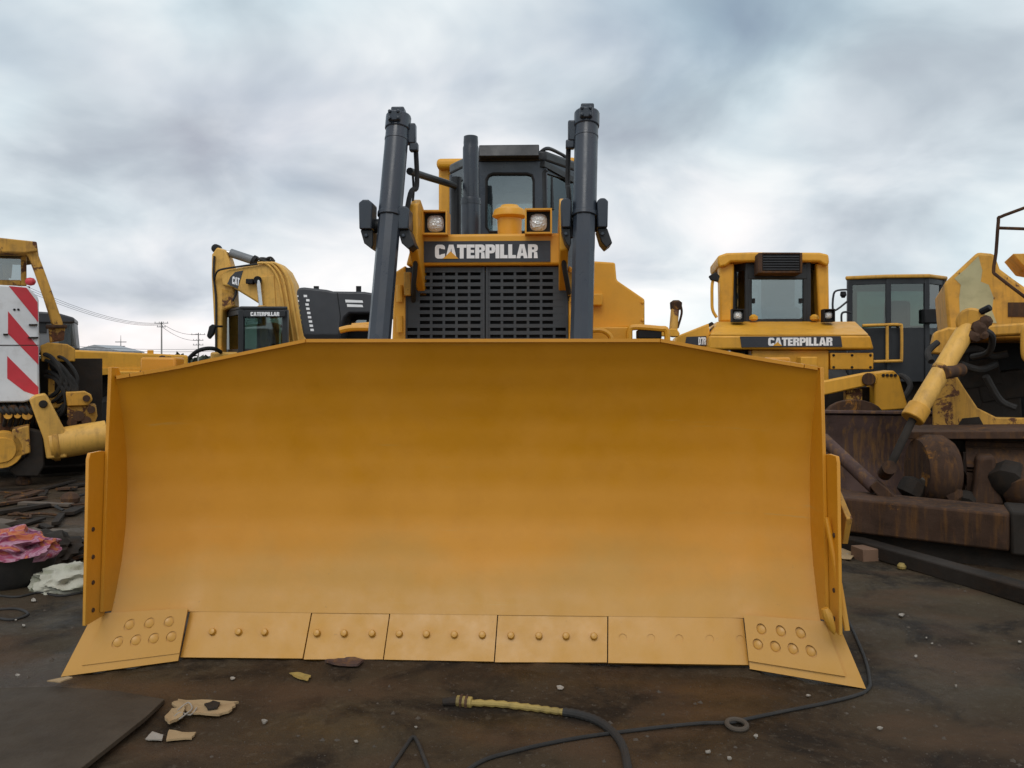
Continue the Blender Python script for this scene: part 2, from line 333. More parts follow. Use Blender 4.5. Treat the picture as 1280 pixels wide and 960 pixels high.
# ------------------------------------------------------------------ shared machine pieces
def bolt_mesh(r, h, n=8):
    mb = MB(); mb.lathe([(r, 0), (r, h * .6), (r * .8, h), (r * .3, h * 1.1)], n=n)
    me = bpy.data.meshes.new('bolt'); me.from_pydata([tuple(v) for v in mb.v], [], mb.f); me.polygons.foreach_set('use_smooth', [True] * len(me.polygons)); me.set_sharp_from_angle(angle=R(40)); return me
def place(me, name, parent, loc, nrm, mat=None):
    if mat and not me.materials: me.materials.append(MATS[mat])
    o = bpy.data.objects.new(name, me); col.objects.link(o); o.parent = parent; o.location = loc
    o.rotation_mode = 'QUATERNION'; o.rotation_quaternion = Vector(nrm).to_track_quat('Z', 'Y'); return o
def track(parent, x, y0, y1, r, wd, shoe_mat='grime'):
    fr = MB(); fr.box((x, (y0 + y1) / 2, r), (wd * .5, (y1 - y0) - .5, r * .8)); fr.build('track_frame', shoe_mat, parent, .03)
    L = y1 - y0 - 2 * r; per = 2 * L + 2 * math.pi * r; n = int(per / .24); mb = MB()
    for k in range(n):
        s = per * k / n
        if s < L: p = (y0 + r + s, .0); a = 0
        elif s < L + math.pi * r: t = (s - L) / r; p = (y1 - r + r * math.sin(t), r - r * math.cos(t)); a = t
        elif s < 2 * L + math.pi * r: p = (y1 - r - (s - L - math.pi * r), 2 * r); a = math.pi
        else: t = (s - 2 * L - math.pi * r) / r + math.pi; p = (y0 + r + r * math.sin(t), r - r * math.cos(t)); a = t
        cz = r + (p[1] - r) * (1 - .06); cy = p[0]
        m3 = Matrix.Rotation(a, 3, 'X')
        mb.box((x, cy, max(cz, .05)), (wd, .225, .035), m3)
        off = m3 @ Vector((0, .08, -.03)); mb.box(Vector((x, cy, max(cz, .05))) + off, (wd, .03, .05), m3)
    mb.build('track_chain', shoe_mat, parent)
    for yy in (y0 + r, y1 - r):
        MB().cyl((x - wd * .3, yy, r), (x + wd * .3, yy, r), r * .86, n=24).build('idler_wheel', shoe_mat, parent, .02)
def lamp(parent, F, u0, v0, u1, v1, y, frame_mat, dep=.2, inner='black'):
    a = F.p(u0, v1, y); b = F.p(u1, v0, y); w_, h_ = b.x - a.x, b.z - a.z; c = (a + b) / 2; t = .012
    mb = MB()
    mb.box((a.x + t / 2, y + dep / 2, c.z), (t, dep, h_)); mb.box((b.x - t / 2, y + dep / 2, c.z), (t, dep, h_))
    mb.box((c.x, y + dep / 2 + .002, b.z - t / 2), (w_ - 2 * t, dep, t)); mb.box((c.x, y + dep / 2 + .002, a.z + t / 2), (w_ - 2 * t, dep, t))
    h = mb.build('headlight', frame_mat, parent)
    MB().box((c.x, y + dep * .6, c.z), (w_ - 2 * t - .002, dep * .5, h_ - 2 * t - .002)).build('lamp_body', inner, h)
    rr = min(w_, h_) * .34; poly = []
    for k in range(24):
        an = 2 * math.pi * k / 24; e = 3.2
        cx = math.copysign(abs(math.cos(an)) ** (2 / e), math.cos(an)); cz = math.copysign(abs(math.sin(an)) ** (2 / e), math.sin(an)); poly.append((cx, cz))
    m2 = MB(); vs = []; fs = []
    for q, (sc, dy) in enumerate(((1, 0), (.8, -.018), (.5, -.028), (.2, -.032))):
        for p in poly: vs.append((c.x + p[0] * rr * sc, y + dep * .33 + dy, c.z + p[1] * rr * sc))
    for q in range(3):
        for k in range(24): fs.append((q * 24 + k, q * 24 + (k + 1) % 24, (q + 1) * 24 + (k + 1) % 24, (q + 1) * 24 + k))
    fs += [tuple(range(72, 96)), tuple(range(23, -1, -1))]
    m2.add(vs, fs).build('lens', 'lens', h)
    return h
def cab(parent, plan, z0, zs, z1, frame_mat, glass_mat, pr=.045, roof_mat=None, roof_h=.1, over=.06, glazed=None, sill_t=.03):
    n = len(plan); c = Vector((sum(p[0] for p in plan) / n, sum(p[1] for p in plan) / n, 0))
    def inset(p, d): q = Vector((p[0], p[1], 0)); e = (q - c); return q - e.normalized() * d
    lo = MB()
    for k in range(n):
        a, b = plan[k], plan[(k + 1) % n]; lo.bar((a[0], a[1], (z0 + zs) / 2), (b[0], b[1], (z0 + zs) / 2), sill_t, zs - z0)
    body = lo.build('cab_panel', frame_mat, parent)
    for k in range(n):
        a = plan[k]; MB().bar((a[0], a[1], z0), (a[0], a[1], z1), pr * 2, pr * 2).build('pillar', frame_mat, parent, .012)
    hd = MB()
    for k in range(n):
        a, b = plan[k], plan[(k + 1) % n]; hd.bar((a[0], a[1], z1 - .05), (b[0], b[1], z1 - .05), pr * 1.6, .1)
    hd.build('cab_header', frame_mat, parent)
    for k in range(n):
        if glazed is not None and k not in glazed: continue
        a, b = plan[k], plan[(k + 1) % n]; MB().bar((a[0], a[1], (zs + z1 - .1) / 2), (b[0], b[1], (zs + z1 - .1) / 2), .008, z1 - .1 - zs).build('window_pane', glass_mat, parent)
    rp_ = [tuple(inset(p, -over).xy) for p in plan]
    MB().prism(rp_, 'z', z1, z1 + roof_h).build('cab_roof', roof_mat or frame_mat, parent, .025, 3)
    return body

# ------------------------------------------------------------------ the big bulldozer
M = Frame(-.267, 4.175, -.0367)
dozer = M.thing('bulldozer', 'large yellow bulldozer with a freshly painted blade and tall dark lift cylinders', 'bulldozer')
PROF = [(.115, .235), (.175, .36), (.235, .52), (.278, .70), (.294, .90), (.287, 1.08), (.255, 1.26), (.20, 1.43), (.135, 1.57), (.06, 1.695)]
XB = 1.84
def wing(x): t = max(0, abs(x) - 1.44) / .5; return -.19 * (t * t * (3 - 2 * t) if t < 1 else 1 + (t - 1) * 1.0)
def topz(x):
    k = .83 if x < 0 else 1.04; t = max(0, abs(x) - k) / (XB - k); return 1.695 - (.195 if x < 0 else .145) * t
def prof_y(z):
    for (y0, z0), (y1, z1) in zip(PROF, PROF[1:]):
        if z <= z1: return y0 + (y1 - y0) * (z - z0) / (z1 - z0)
    return PROF[-1][0]
curve = sub_curve([(0, y, z) for y, z in PROF], 4)
xs = sorted(set([round(-XB + 2 * XB * k / 62, 4) for k in range(63)] + [-.83, 1.04]))
mb = MB(); nz_ = len(curve)
for side in (0, 1):
    for x in xs:
        tz = topz(x)
        for p in curve:
            z = min(p.z, tz); y = p.y if p.z <= tz else prof_y(tz)
            f = (p.z - .235) / (1.695 - .235); z = .235 + f * (tz - .235); y = prof_y(z)
            mb.v.append(Vector((x, y + wing(x) + .035 * side, z)))
nx = len(xs)
for side in (0, 1):
    o_ = side * nx * nz_
    for i in range(nx - 1):
        for j in range(nz_ - 1): mb.f.append((o_ + i * nz_ + j, o_ + (i + 1) * nz_ + j, o_ + (i + 1) * nz_ + j + 1, o_ + i * nz_ + j + 1))
K = nx * nz_
for i in range(nx - 1):
    for j in (0, nz_ - 1): mb.f.append((i * nz_ + j, (i + 1) * nz_ + j, K + (i + 1) * nz_ + j, K + i * nz_ + j))
for j in range(nz_ - 1):
    for i in (0, nx - 1): mb.f.append((i * nz_ + j, i * nz_ + j + 1, K + i * nz_ + j + 1, K + i * nz_ + j))
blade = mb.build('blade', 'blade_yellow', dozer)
# top lip, back box beams and ribs, side plates
mb = MB()
for a, b in zip(xs, xs[1:]):
    pa = (a, prof_y(topz(a)) + wing(a) + .03, topz(a) + .008); pb = (b, prof_y(topz(b)) + wing(b) + .03, topz(b) + .008); mb.bar(pa, pb, .085, .018)
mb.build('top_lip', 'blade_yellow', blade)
mb = MB()
mb.box((0, .45, .9), (2.6, .2, 1.2))
mb.build('back_beam', 'yellow', blade, .01)
for x in (-1.2, -.6, 0, .6, 1.2): MB().box((x, .46, .9), (.05, .24, 1.0)).build('back_rib', 'yellow', blade)
for s in (-1, 1):
    zt = topz(XB); wy = wing(XB)
    outer = [(prof_y(z) + wy + .10, z) for z in (.26, .5, .8, 1.1, 1.4)] + [(prof_y(zt) + wy + .06, zt + .01)]
    front = [(prof_y(zt) + wy - .012, zt + .012), (.10 + wy, 1.12), (.05 + wy, .30)]
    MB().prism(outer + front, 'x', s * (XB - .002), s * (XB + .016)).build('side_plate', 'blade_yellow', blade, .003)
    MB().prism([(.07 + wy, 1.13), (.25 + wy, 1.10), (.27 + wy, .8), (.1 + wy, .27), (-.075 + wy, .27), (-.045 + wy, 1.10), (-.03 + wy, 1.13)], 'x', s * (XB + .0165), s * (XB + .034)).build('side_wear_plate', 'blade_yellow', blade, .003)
    q = M.p(163 if s < 0 else 1015, 470, .22)
    MB().box((s * 1.70, wing(1.7) + prof_y(1.55) + .20, 1.555), (.20 if s < 0 else .12, .12, .12)).build('lifting_lug', 'blade_yellow', blade, .012)
    for v in (.33, .47, .60, .74): place(bolt_mesh(.012, .006), 'bolt', blade, (s * (XB + .0165), wy - .01, v), (-s, 0, 0), 'rust')
# damaged strip and gusset at the right end
wr = wing(XB)
MB().tube([(XB - .01, wr + .02, .82), (XB + .02, wr - .01, .62), (XB + .045, wr - .03, .42), (XB + .06, wr - .06, .29)], [.012, .016, .018, .014], 8).build('edge_rod', 'blade_yellow', blade)
MB().prism([(wr + .0, .82), (wr + .28, 1.02), (wr + .22, .75), (wr + .06, .68)], 'x', XB + .08, XB + .11).build('torn_gusset', 'rusty_yellow', blade, .004)
MB().lathe([(.004, 0), (.018, .03), (.026, .10), (.018, .13)], (XB + .0, wr - .06, .27), (-.35, .1, 1), 10).build('weld_cone', 'blade_yellow', blade)

def quad_plate(name, P, thick, parent, mat, holes=(), top=None, hole_depth=.012, bevel=.003):
    """P: four corners (bl, br, tr, tl) of the back face; holes (s, t, radius in metres); top: inset panel range"""
    bl, br, tr, tl = [Vector(p) for p in P]
    n = (br - bl).cross(tl - bl).normalized()
    if n.y > 0: n = -n
    Wd, Ht = (br - bl).length, (tl - bl).length
    at = lambda s_, t_, d: (bl * (1 - s_) + br * s_) * (1 - t_) + (tl * (1 - s_) + tr * s_) * t_ + n * d
    mb = MB(); base = thick - (hole_depth if holes or top else 0)
    s0, s1, t0, t1 = top or (0, 1, 0, 1)
    mb.add([at(a, b, d) for d in (0, base) for a, b in ((0, 0), (1, 0), (1, 1), (0, 1))], [(3, 2, 1, 0), (4, 5, 6, 7), (0, 1, 5, 4), (1, 2, 6, 5), (2, 3, 7, 6), (3, 0, 4, 7)])
    if holes or top:
        bm = bmesh.new(); ed = []
        loops = [[(s0, t0), (s1, t0), (s1, t1), (s0, t1)]]
        for hs, ht, r in holes: loops.append([(hs + r / Wd * math.cos(2 * math.pi * k / 18), ht + r / Ht * math.sin(2 * math.pi * k / 18)) for k in range(18)])
        for lp in loops:
            vv = [bm.verts.new((a, b, 0)) for a, b in lp]; ed += [bm.edges.new((vv[k], vv[(k + 1) % len(vv)])) for k in range(len(vv))]
        bmesh.ops.triangle_fill(bm, use_beauty=True, use_dissolve=False, edges=ed)
        bm.verts.ensure_lookup_table(); bm.verts.index_update()
        mb.add([at(v.co.x, v.co.y, thick) for v in bm.verts], [tuple(v.index for v in f.verts) for f in bm.faces])
        bm.free()
        for q, lp in enumerate(loops):
            k = len(lp)
            ins = .06 if (q == 0 and top) else 0
            mb.add([at(a, b, thick) for a, b in lp] + [at(a, b, base - .001) for a, b in lp], [(i, (i + 1) % k, k + (i + 1) % k, k + i) for i in range(k)])
    o = mb.build(name, mat, parent)
    return o, at, n
splits = [-1.49, -.82, -.395, .187, .775, 1.49]
bolts_px = [[265, 298, 331], [397, 431, 466], [500, 534, 569, 604], [640, 675, 709, 744], [780, 815, 850, 888, 926]]
BM = bolt_mesh(.019, .022, 10)
for i in range(5):
    a, b = splits[i] + .003, splits[i + 1] - .003; e = random.uniform(-.004, .004)
    P = [(a - (.012 if i else 0), .030, .012 + e), (b - (.012 if i < 4 else 0), .030, .012 - e), (b, .156, .228), (a, .156, .228)]
    hs = []
    if i == 4: hs = [((M.p(u, 806, .05).x - a) / (b - a), .50, .022) for u in bolts_px[4]]
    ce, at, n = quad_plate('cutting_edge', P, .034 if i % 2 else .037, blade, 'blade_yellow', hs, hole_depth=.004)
    if i < 4:
        for u in bolts_px[i]:
            s_ = (M.p(u, 800, .05).x - a) / (b - a)
            if 0 < s_ < 1: place(BM, 'bolt', blade, at(s_, .52, .036), n, 'blade_yellow')
    if i == 0:
        pass
right_h = [(965, 792), (990, 794), (1017, 797), (957, 810), (978, 811), (999, 814), (1022, 817)]
for s in (-1, 1):
    bl = (s * 1.495, -.005, .008); tl = (s * 1.495, .112, .245); br = (s * 2.0, -.205, -.004); tr = (s * 1.925, -.045, .262)
    hs = [(.17, .76, .028), (.37, .76, .028), (.57, .76, .028), (.11, .47, .028), (.28, .47, .028), (.45, .47, .028), (.62, .47, .028)]
    P = (bl, br, tr, tl)
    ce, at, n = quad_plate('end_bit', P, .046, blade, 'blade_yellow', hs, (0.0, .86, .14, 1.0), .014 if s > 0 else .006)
    for hs_, ht, r in hs: MB().lathe([(r * .78, 0), (r * .78, .004), (r * .6, .006)], at(hs_, ht, .0315 if s > 0 else .040), n, 14).build('bolt', 'blade_yellow', blade)
# push arms, body, tracks (mostly behind the blade)
for s in (-1, 1):
    MB().bar((s * 1.52, .32, .45), (s * 1.52, 2.6, .55), .16, .24).build('push_arm', 'yellow', dozer, .02)
    MB().cyl((s * 1.3, .35, 1.25), (s * 1.35, 1.9, .62), .055).build('tilt_brace', 'yellow', dozer)
    track(dozer, s * 1.08, .95, 4.7, .52, .56)
    MB().box((s * 1.0, 3.4, 1.22), (.66, 2.5, .10)).build('fender', 'yellow', dozer, .02)
MB().box((0, 2.9, .95), (1.1, 3.6, .75)).build('main_frame', 'yellow', dozer, .03)
# nose, hood
YN = 1.60
def PX(pts, y): return [(M.p(u, v, y).x, M.p(u, v, y).z) for u, v in pts]
mb = MB(); mb.prism(PX([(507, 332), (517, 293), (700, 291), (711, 331)], YN), 'y', YN, YN + .3)
nose = mb.build('radiator_guard', 'yellow', dozer, .02, 3)
for q4, (ua, ub) in (([(484, 425), (492, 340), (506, 331), (505, 425)], (484, 505)), ([(711, 425), (711, 331), (722, 338), (728, 425)], (711, 728))):
    x0, x1 = M.p(ua, 425, YN).x, M.p(ub, 425, YN).x; zb = M.p(600, 425, YN).z
    pl = PX(q4, YN); pl = [(x, z if z > zb + .01 else .9) for x, z in pl]
    MB().prism(pl, 'y', YN + .03, YN + .5).build('side_column', 'yellow', dozer, .012)
MB().box((.02, 2.45, 1.95), (1.10, 1.1, 1.05)).build('hood', 'yellow', dozer, .06, 3)
MB().box((.02, YN + .18, 1.75), (1.18, .1, 1.0)).build('radiator_core', 'black', dozer)
# grille doors with open slots
gx = [M.p(504, 380, YN).x, M.p(606, 380, YN).x, M.p(711, 380, YN).x]
ztop = M.p(600, 331, YN).z - .012
for k in range(2):
    a, b = gx[k] + .004, gx[k + 1] - .004; mb = MB(); rows = 17; pitch = .0505; sh = .024; z = ztop; y = YN + .055
    mb.box(((a + b) / 2, y, z - .018), (b - a, .012, .036)); z -= .036
    cw = .092; inner = 5; m_l = .10 if k == 0 else .022; m_r = .022 if k == 0 else .10
    ex = [a]; cx = a + m_l
    span = (b - a - m_l - m_r) / inner
    for r_ in range(rows):
        wide = r_ >= 8
        xs_ = []
        for c_ in range(inner): q0 = a + m_l + c_ * span + .009; xs_.append((q0, q0 + span - .018))
        if wide: xs_ = ([(a + .016, a + m_l - .009)] + xs_) if k == 0 else (xs_ + [(b - m_r + .009, b - .016)])
        cur = a
        for q0, q1 in xs_ + [(b, b)]:
            if q0 - cur > .001: mb.box(((cur + q0) / 2, y + .001, z - sh / 2), (q0 - cur, .010, sh + .002))
            cur = q1
        z -= sh; mb.box(((a + b) / 2, y, z - (pitch - sh) / 2), (b - a, .012, pitch - sh)); z -= pitch - sh
    mb.box((a + .008, y - .008, (ztop + z) / 2), (.016, .012, ztop - z)); mb.box((b - .008, y - .008, (ztop + z) / 2), (.016, .012, ztop - z))
    gd = mb.build('grille_door', 'grille_grey', dozer)
    hx = a - .03 if k == 0 else b + .03
    for zz in (2.08, 1.86): MB().cyl((hx, YN + .0, zz - .06), (hx, YN + .0, zz + .06), .024, n=10).build('hinge', 'yellow', gd)
for u0, u1 in ((505, 514), (710, 718)):
    q = M.p((u0 + u1) / 2, 355, YN - .02); MB().box((q.x, YN - .01, q.z), (.05, .05, .17)).build('latch_bracket', 'rusty_yellow', dozer, .006)
# sign
pa, pb = M.p(528, 328, YN), M.p(688, 301, YN)
sg = MB().box(((pa.x + pb.x) / 2, YN - .004, (pa.z + pb.z) / 2), (pb.x - pa.x, .008, pb.z - pa.z)).build('nameplate', 'decal_dark', dozer)
a, b = M.p(544, 323.5, YN), M.p(672, 305.5, YN)
block_text('lettering', 'CATERPILLAR', 'letter_white', sg, lambda f, g: Vector((a.x + (b.x - a.x) * f, YN - .008, a.z + (b.z - a.z) * g)), 0)
MB().prism(PX([(554, 323.7), (563.5, 314.5), (573.5, 323.7)], YN), 'y', YN - .0150, YN - .0125).build('triangle_mark', 'yellow', sg)
lamp(dozer, M, 527, 262, 559, 293, YN - .08, 'yellow'); lamp(dozer, M, 656, 260, 690, 292, YN - .08, 'yellow')
# exhaust stack and pre-cleaner
def vx(u, v, y): return M.p(u, v, y)
ex = MB(); y = 2.05
c0, c1, c2, c3 = vx(588.5, 300, y), vx(588.5, 248, y), vx(589, 182, y), vx(589, 171, y); r1_ = .5 * (vx(601, 250, y).x - vx(576, 250, y).x); r2_ = .5 * (vx(599, 200, y).x - vx(579, 200, y).x)
st = MB().lathe([(r1_, 0), (r1_, c1.z - c0.z - .01), (r1_ * .97, c1.z - c0.z), (r2_, c1.z - c0.z + .005), (r2_, c2.z - c0.z - .02), (r2_ * .9, c2.z - c0.z), (r2_ * .92, c2.z - c0.z + .02), (r2_ * .88, c3.z - c0.z), (r2_ * .8, c3.z - c0.z + .003), (r2_ * .78, c3.z - c0.z - .2)], c0, n=28)
st.build('exhaust_stack', 'slate', dozer)
MB().lathe([(r1_ * 1.03, 0), (r1_ * 1.03, .03)], (c0.x, c0.y, c1.z - .05), n=28).build('clamp_ring', 'slate', dozer)
y = 1.95; c0 = vx(637, 296, y); top = vx(636, 257, y).z; br = vx(636, 269, y).z; rb = .5 * (vx(653, 280, y).x - vx(622, 280, y).x); rc = .5 * (vx(657, 270, y).x - vx(614, 270, y).x)
pc = MB().lathe([(rb * .96, 0), (rb, br - c0.z)], c0, n=24).build('air_precleaner', 'yellow', dozer)
MB().lathe([(rb * 1.02, br - c0.z - .03), (rc, br - c0.z - .012), (rc, br - c0.z), (rc * .9, (br - c0.z) * .5 + .5 * (top - c0.z)), (rc * .55, top - c0.z - .012), (rc * .5, top - c0.z)], c0, n=28).build('cap', 'yellow', pc)
# lift cylinders
def liftcyl(s, top_px, bot_px, out_px, in_px):
    root_y0, root_y1 = 1.30, .95
    T = M.p(*top_px, root_y0); Bm = M.p(*bot_px, root_y1); d = (Bm - T); B2 = T + d * ((T.z - .75) / (T.z - Bm.z))
    dn = d.normalized(); mid = T + d * ((272 - top_px[1]) / (bot_px[1] - top_px[1]))
    mb = MB(); mb.cyl(T + dn * .03, mid, .079, n=28); L = mb.build('lift_cylinder', 'slate', dozer)
    MB().cyl(mid - dn * .01, mid + dn * .02, .084, n=28).build('gland', 'slate', L, .004)
    MB().cyl(T + dn * .14, T + dn * .16, .0815, n=28).build('weld_ring', 'slate', L, .003)
    mb = MB(); mb.cyl(mid, B2, .074, n=10, rot=.31); mb.build('rod_guard', 'slate', L)
    mb = MB(); mb.cyl(T - dn * .03, T + dn * .08, .087, n=20); mb.box(T - dn * .0 + Vector((-.01, -.09, .0)), (.085, .05, .075)); mb.box(T - dn * .055 + Vector((0, -.02, 0)), (.09, .09, .05)); mb.build('head_cap', 'slate', L, .01)
    for k in (-1, 1):
        for q in (-.02, .025): place(bolt_mesh(.012, .014, 6), 'bolt', L, T + Vector((-.01 + k * .028, -.115, q)), (0, -1, 0), 'slate')
    # oil port and pipe down the inner side
    sx = -s
    p1 = T + dn * .10 + Vector((sx * .09, .03, 0)); mb = MB(); mb.box(p1, (.07, .07, .14)); mb.box(p1 + Vector((sx * .02, 0, -.09)), (.06, .06, .06)); mb.build('oil_port', 'slate', L, .01)
    pe = T + d * ((300 - top_px[1]) / (bot_px[1] - top_px[1])) + Vector((sx * .085, .05, 0))
    MB().tube(sub_curve([p1 + Vector((sx * .03, .02, -.1)), p1 + Vector((sx * .035, .03, -.35)), (p1 + pe) / 2 + Vector((sx * .02, .03, -.05)), pe], 6), .017, 8).build('oil_pipe', 'black', L)
    # trunnion yoke
    for (u0, v0, u1, v1), io in ((out_px, 1), (in_px, 0)):
        a = M.p(u0, v1, 1.12); b = M.p(u1, v0, 1.12); c = (a + b) / 2; w_ = b.x - a.x; h_ = b.z - a.z
        mb = MB(); mb.prism([(a.x + .004, a.z + .07), (a.x, b.z - .02), (a.x + w_ * .3, b.z), (b.x - w_ * .3, b.z), (b.x, b.z - .02), (b.x - .004, a.z + .07)], 'y', 1.10, 1.26); yk = mb.build('trunnion_yoke', 'slate', L, .008)
        mb = MB(); mb.prism([(a.x + .004, a.z + .075), (b.x - .004, a.z + .075), (b.x + .0, a.z - .0), (c.x + .02, a.z - .05), (c.x - .02, a.z - .05), (a.x, a.z)] if False else [(a.x + .004, a.z + .069), (b.x - .004, a.z + .069), (b.x + (.03 if io == (s > 0) else 0), a.z - .03), (b.x - .01, a.z - .06), (a.x + .03, a.z - .02)], 'y', 1.13, 1.34); mb.build('yoke_foot', 'cab_black', yk, .006)
        place(bolt_mesh(.014, .014, 6), 'bolt', yk, (c.x, 1.128, a.z + .03), (0, -1, 0), 'slate')
    mb = MB(); tr = M.p(0, 285, 1.22).z; mb.cyl((mid.x - .13, 1.24, tr), (mid.x + .13, 1.24, tr), .05, n=16); mb.build('trunnion_pin', 'cab_black', L)
    # yoke support from the nose
    xi = mid.x - s * .13
    mb = MB(); mb.prism([(1.30, tr - .16), (1.30, tr + .16), (1.45, tr + .22), (YN + .35, tr + .1), (YN + .35, tr - .5), (YN + .03, tr - .4)], 'x', xi - .03, xi + .03); mb.build('yoke_support', 'yellow', L, .01)
    MB().tube(sub_curve([(xi + .01, 1.36, tr - .1), (xi + .0, 1.40, tr - .22), (xi + s * .03, 1.5, tr - .38), (xi + s * .06, YN + .1, tr - .5)], 6), .018, 8).build('hose', 'rubber', L)
liftcyl(-1, (498, 150), (474, 424), (449, 250, 466, 300), (496, 258, 512, 300))
liftcyl(1, (733.5, 146), (727, 420), (746, 248, 760, 298), (701, 248, 714, 298))
# cross pipe to the left of the stack, canopy hoses
MB().tube(sub_curve([M.p(512, 214, 1.36), M.p(530, 220, 1.6), M.p(556, 228, 1.95), M.p(568, 232, 2.15)], 5), .026, 10).build('cross_pipe', 'cab_black', dozer)
MB().tube(sub_curve([M.p(516, 218, 1.36), M.p(517, 240, 1.4), M.p(515, 258, 1.42)], 5), .009, 6).build('thin_pipe', 'cab_black', dozer)
MB().cyl(M.p(570, 222, 2.2), M.p(570, 300, 2.2), .045, n=14).build('air_pipe', 'cab_black', dozer)
# cab
yc = 2.95
def cx(u, y): return M.p(u, 300, y).x
fl, fr_ = cx(597, yc), cx(680, yc); sl, sr = cx(566, yc + .45), cx(722, yc + .45)
plan = [(fl, yc), (fr_, yc), (sr, yc + .45), (sr, yc + 1.35), (sl, yc + 1.35), (sl, yc + .45)]
zt = M.p(640, 203, yc).z
cab(dozer, plan, 1.6, M.p(640, 291, yc).z, zt, 'slate', 'glass', .03, 'cab_black', .10, .03, glazed=[1, 2, 3, 4, 5])
wpx = [(608, 224), (611, 219), (616, 217), (659, 217), (665, 219), (667, 225), (667, 284), (664, 290), (612, 290), (608, 284)]
op = [(597, 203), (680, 203), (680, 298), (597, 298)]
mb = MB(); y = yc - .03                                     # front wall round the rounded windscreen
A = [M.p(u, v, y) for u, v in wpx]; n_ = len(wpx)
O4 = [M.p(*q, y) for q in ((595, 203), (637, 203), (680, 203), (680, 250), (680, 297), (637, 297), (595, 297), (595, 250))]
idx = [0, 0, 1, 1, 2, 2, 3, 4, 6, 7]
bm = bmesh.new(); ed = []
for lp in (O4, A):
    vv = [bm.verts.new((p.x, p.z, 0)) for p in lp]; ed += [bm.edges.new((vv[k], vv[(k + 1) % len(vv)])) for k in range(len(vv))]
bmesh.ops.triangle_fill(bm, use_beauty=True, use_dissolve=False, edges=ed); bm.verts.ensure_lookup_table(); bm.verts.index_update()
for yy in (y, y + .05): mb.add([(v.co.x, yy, v.co.y) for v in bm.verts], [tuple(v.index for v in f.verts) for f in bm.faces])
bm.free()
for lp in (O4, A):
    k = len(lp); mb.add([(p.x, y, p.z) for p in lp] + [(p.x, y + .05, p.z) for p in lp], [(i, (i + 1) % k, k + (i + 1) % k, k + i) for i in range(k)])
cf = mb.build('cab_front', 'slate', dozer)
MB().prism([(p.x, p.z) for p in A], 'y', y + .02, y + .028).build('windscreen', 'glass_dusty', cf)
MB().tube([(p.x, y - .003, p.z) for p in A], .012, 6, closed=True).build('window_seal', 'black', cf)
a, b = M.p(600, 201, yc), M.p(674, 185, yc); MB().prism([(yc - .16, a.z), (yc - .12, b.z), (yc + .2, b.z + .01), (yc + .2, a.z)], 'x', a.x, b.x).build('visor', 'cab_black', dozer, .008)
MB().tube(sub_curve([M.p(676, 190, yc), M.p(682, 186, yc), M.p(690, 187, yc + .1), M.p(707, 196, yc + .4), M.p(709, 200, yc + .5)], 4), .017, 8).build('roof_rail', 'cab_black', dozer)
MB().bar(M.p(678, 205, yc - .05), M.p(716, 226, yc + .35), .05, .05).build('door_frame_rail', 'cab_black', dozer)
MB().tube([M.p(683, 213, yc - .02), M.p(680, 216, yc - .02), M.p(681, 262, yc - .02), M.p(690, 262, yc + .1), M.p(688, 216, yc + .1)], .02, 6).build('side_window_frame', 'cab_black', dozer)
xm = (fl + fr_) / 2
mb = MB(); mb.box((xm - .05, yc + .75, 2.1), (.5, .5, .3)); mb.box((xm - .05, yc + 1.0, 2.45), (.46, .14, .75)); mb.build('operator_seat', 'black', dozer, .05, 3)
mb = MB(); q = M.p(617, 240, yc + .12); mb.lathe([(.03, -.12), (.075, -.08), (.085, 0), (.08, .08), (.04, .12)], (q.x, yc + .12, q.z), n=12); mb.cyl((q.x, yc + .12, q.z - .3), (q.x, yc + .12, q.z - .1), .02); mb.build('cab_fan', 'black', dozer)
# ROPS canopy
yr = 3.75
for u0, u1 in ((548, 564), (704, 719)):
    a = M.p(u0, 204, yr); b = M.p(u1, 204, yr); MB().prism([(yr, 1.2), (yr, a.z), (yr + .25, a.z), (yr + .3, 1.2)], 'x', a.x, b.x).build('canopy_post', 'yellow', dozer, .03, 3)
a = M.p(548, 208, yr); b = M.p(719, 200, yr); MB().box(((a.x + b.x) / 2, yr + .25, b.z - .04), (b.x - a.x + .02, .7, .10)).build('canopy_roof', 'yellow', dozer, .04, 3)
# right side tank box, handrails
y = 2.5
mb = MB(); mb.pp(M, [(738, 326), (769, 328), (771, 350), (806, 374), (806, 409), (738, 412)], y, .9); tk = mb.build('side_tank', 'yellow', dozer, .015)
for u, v in ((803, 378), (803, 400)): place(bolt_mesh(.014, .012, 6), 'bolt', tk, M.p(u, v, y), (0, -1, 0), 'yellow')
q = M.p(746, 375, y); MB().box((q.x, y - .03, q.z), (.09, .06, .1)).build('hinge_block', 'yellow', tk, .01)
a, b = M.p(738, 409, y - .1), M.p(790, 428, y - .1); MB().box(((a.x + b.x) / 2, y + .3, (a.z + b.z) / 2), (b.x - a.x, .9, a.z - b.z)).build('side_step', 'yellow', dozer, .01)
MB().tube(sub_curve([M.p(740, 413, 2.2), M.p(752, 413, 2.2), M.p(762, 419, 2.2), M.p(765, 430, 2.2)], 5), .02, 8).build('grab_rail', 'yellow', dozer)
MB().tube(sub_curve([M.p(786, 430, 2.2), M.p(787, 413, 2.2), M.p(794, 409, 2.2), M.p(824, 411, 2.2), M.p(833, 413, 2.2), M.p(834, 430, 2.2)], 5), .024, 8).build('grab_rail', 'yellow', dozer)
q = M.p(812, 418, 2.2); MB().box((q.x, 2.25, q.z), (.19, .12, .07)).build('work_lamp', 'black', dozer, .01)
MB().tube(sub_curve([M.p(425, 413, 2.2), M.p(440, 410, 2.2), M.p(470, 410, 2.2)], 4), .026, 8).build('grab_rail', 'yellow', dozer)
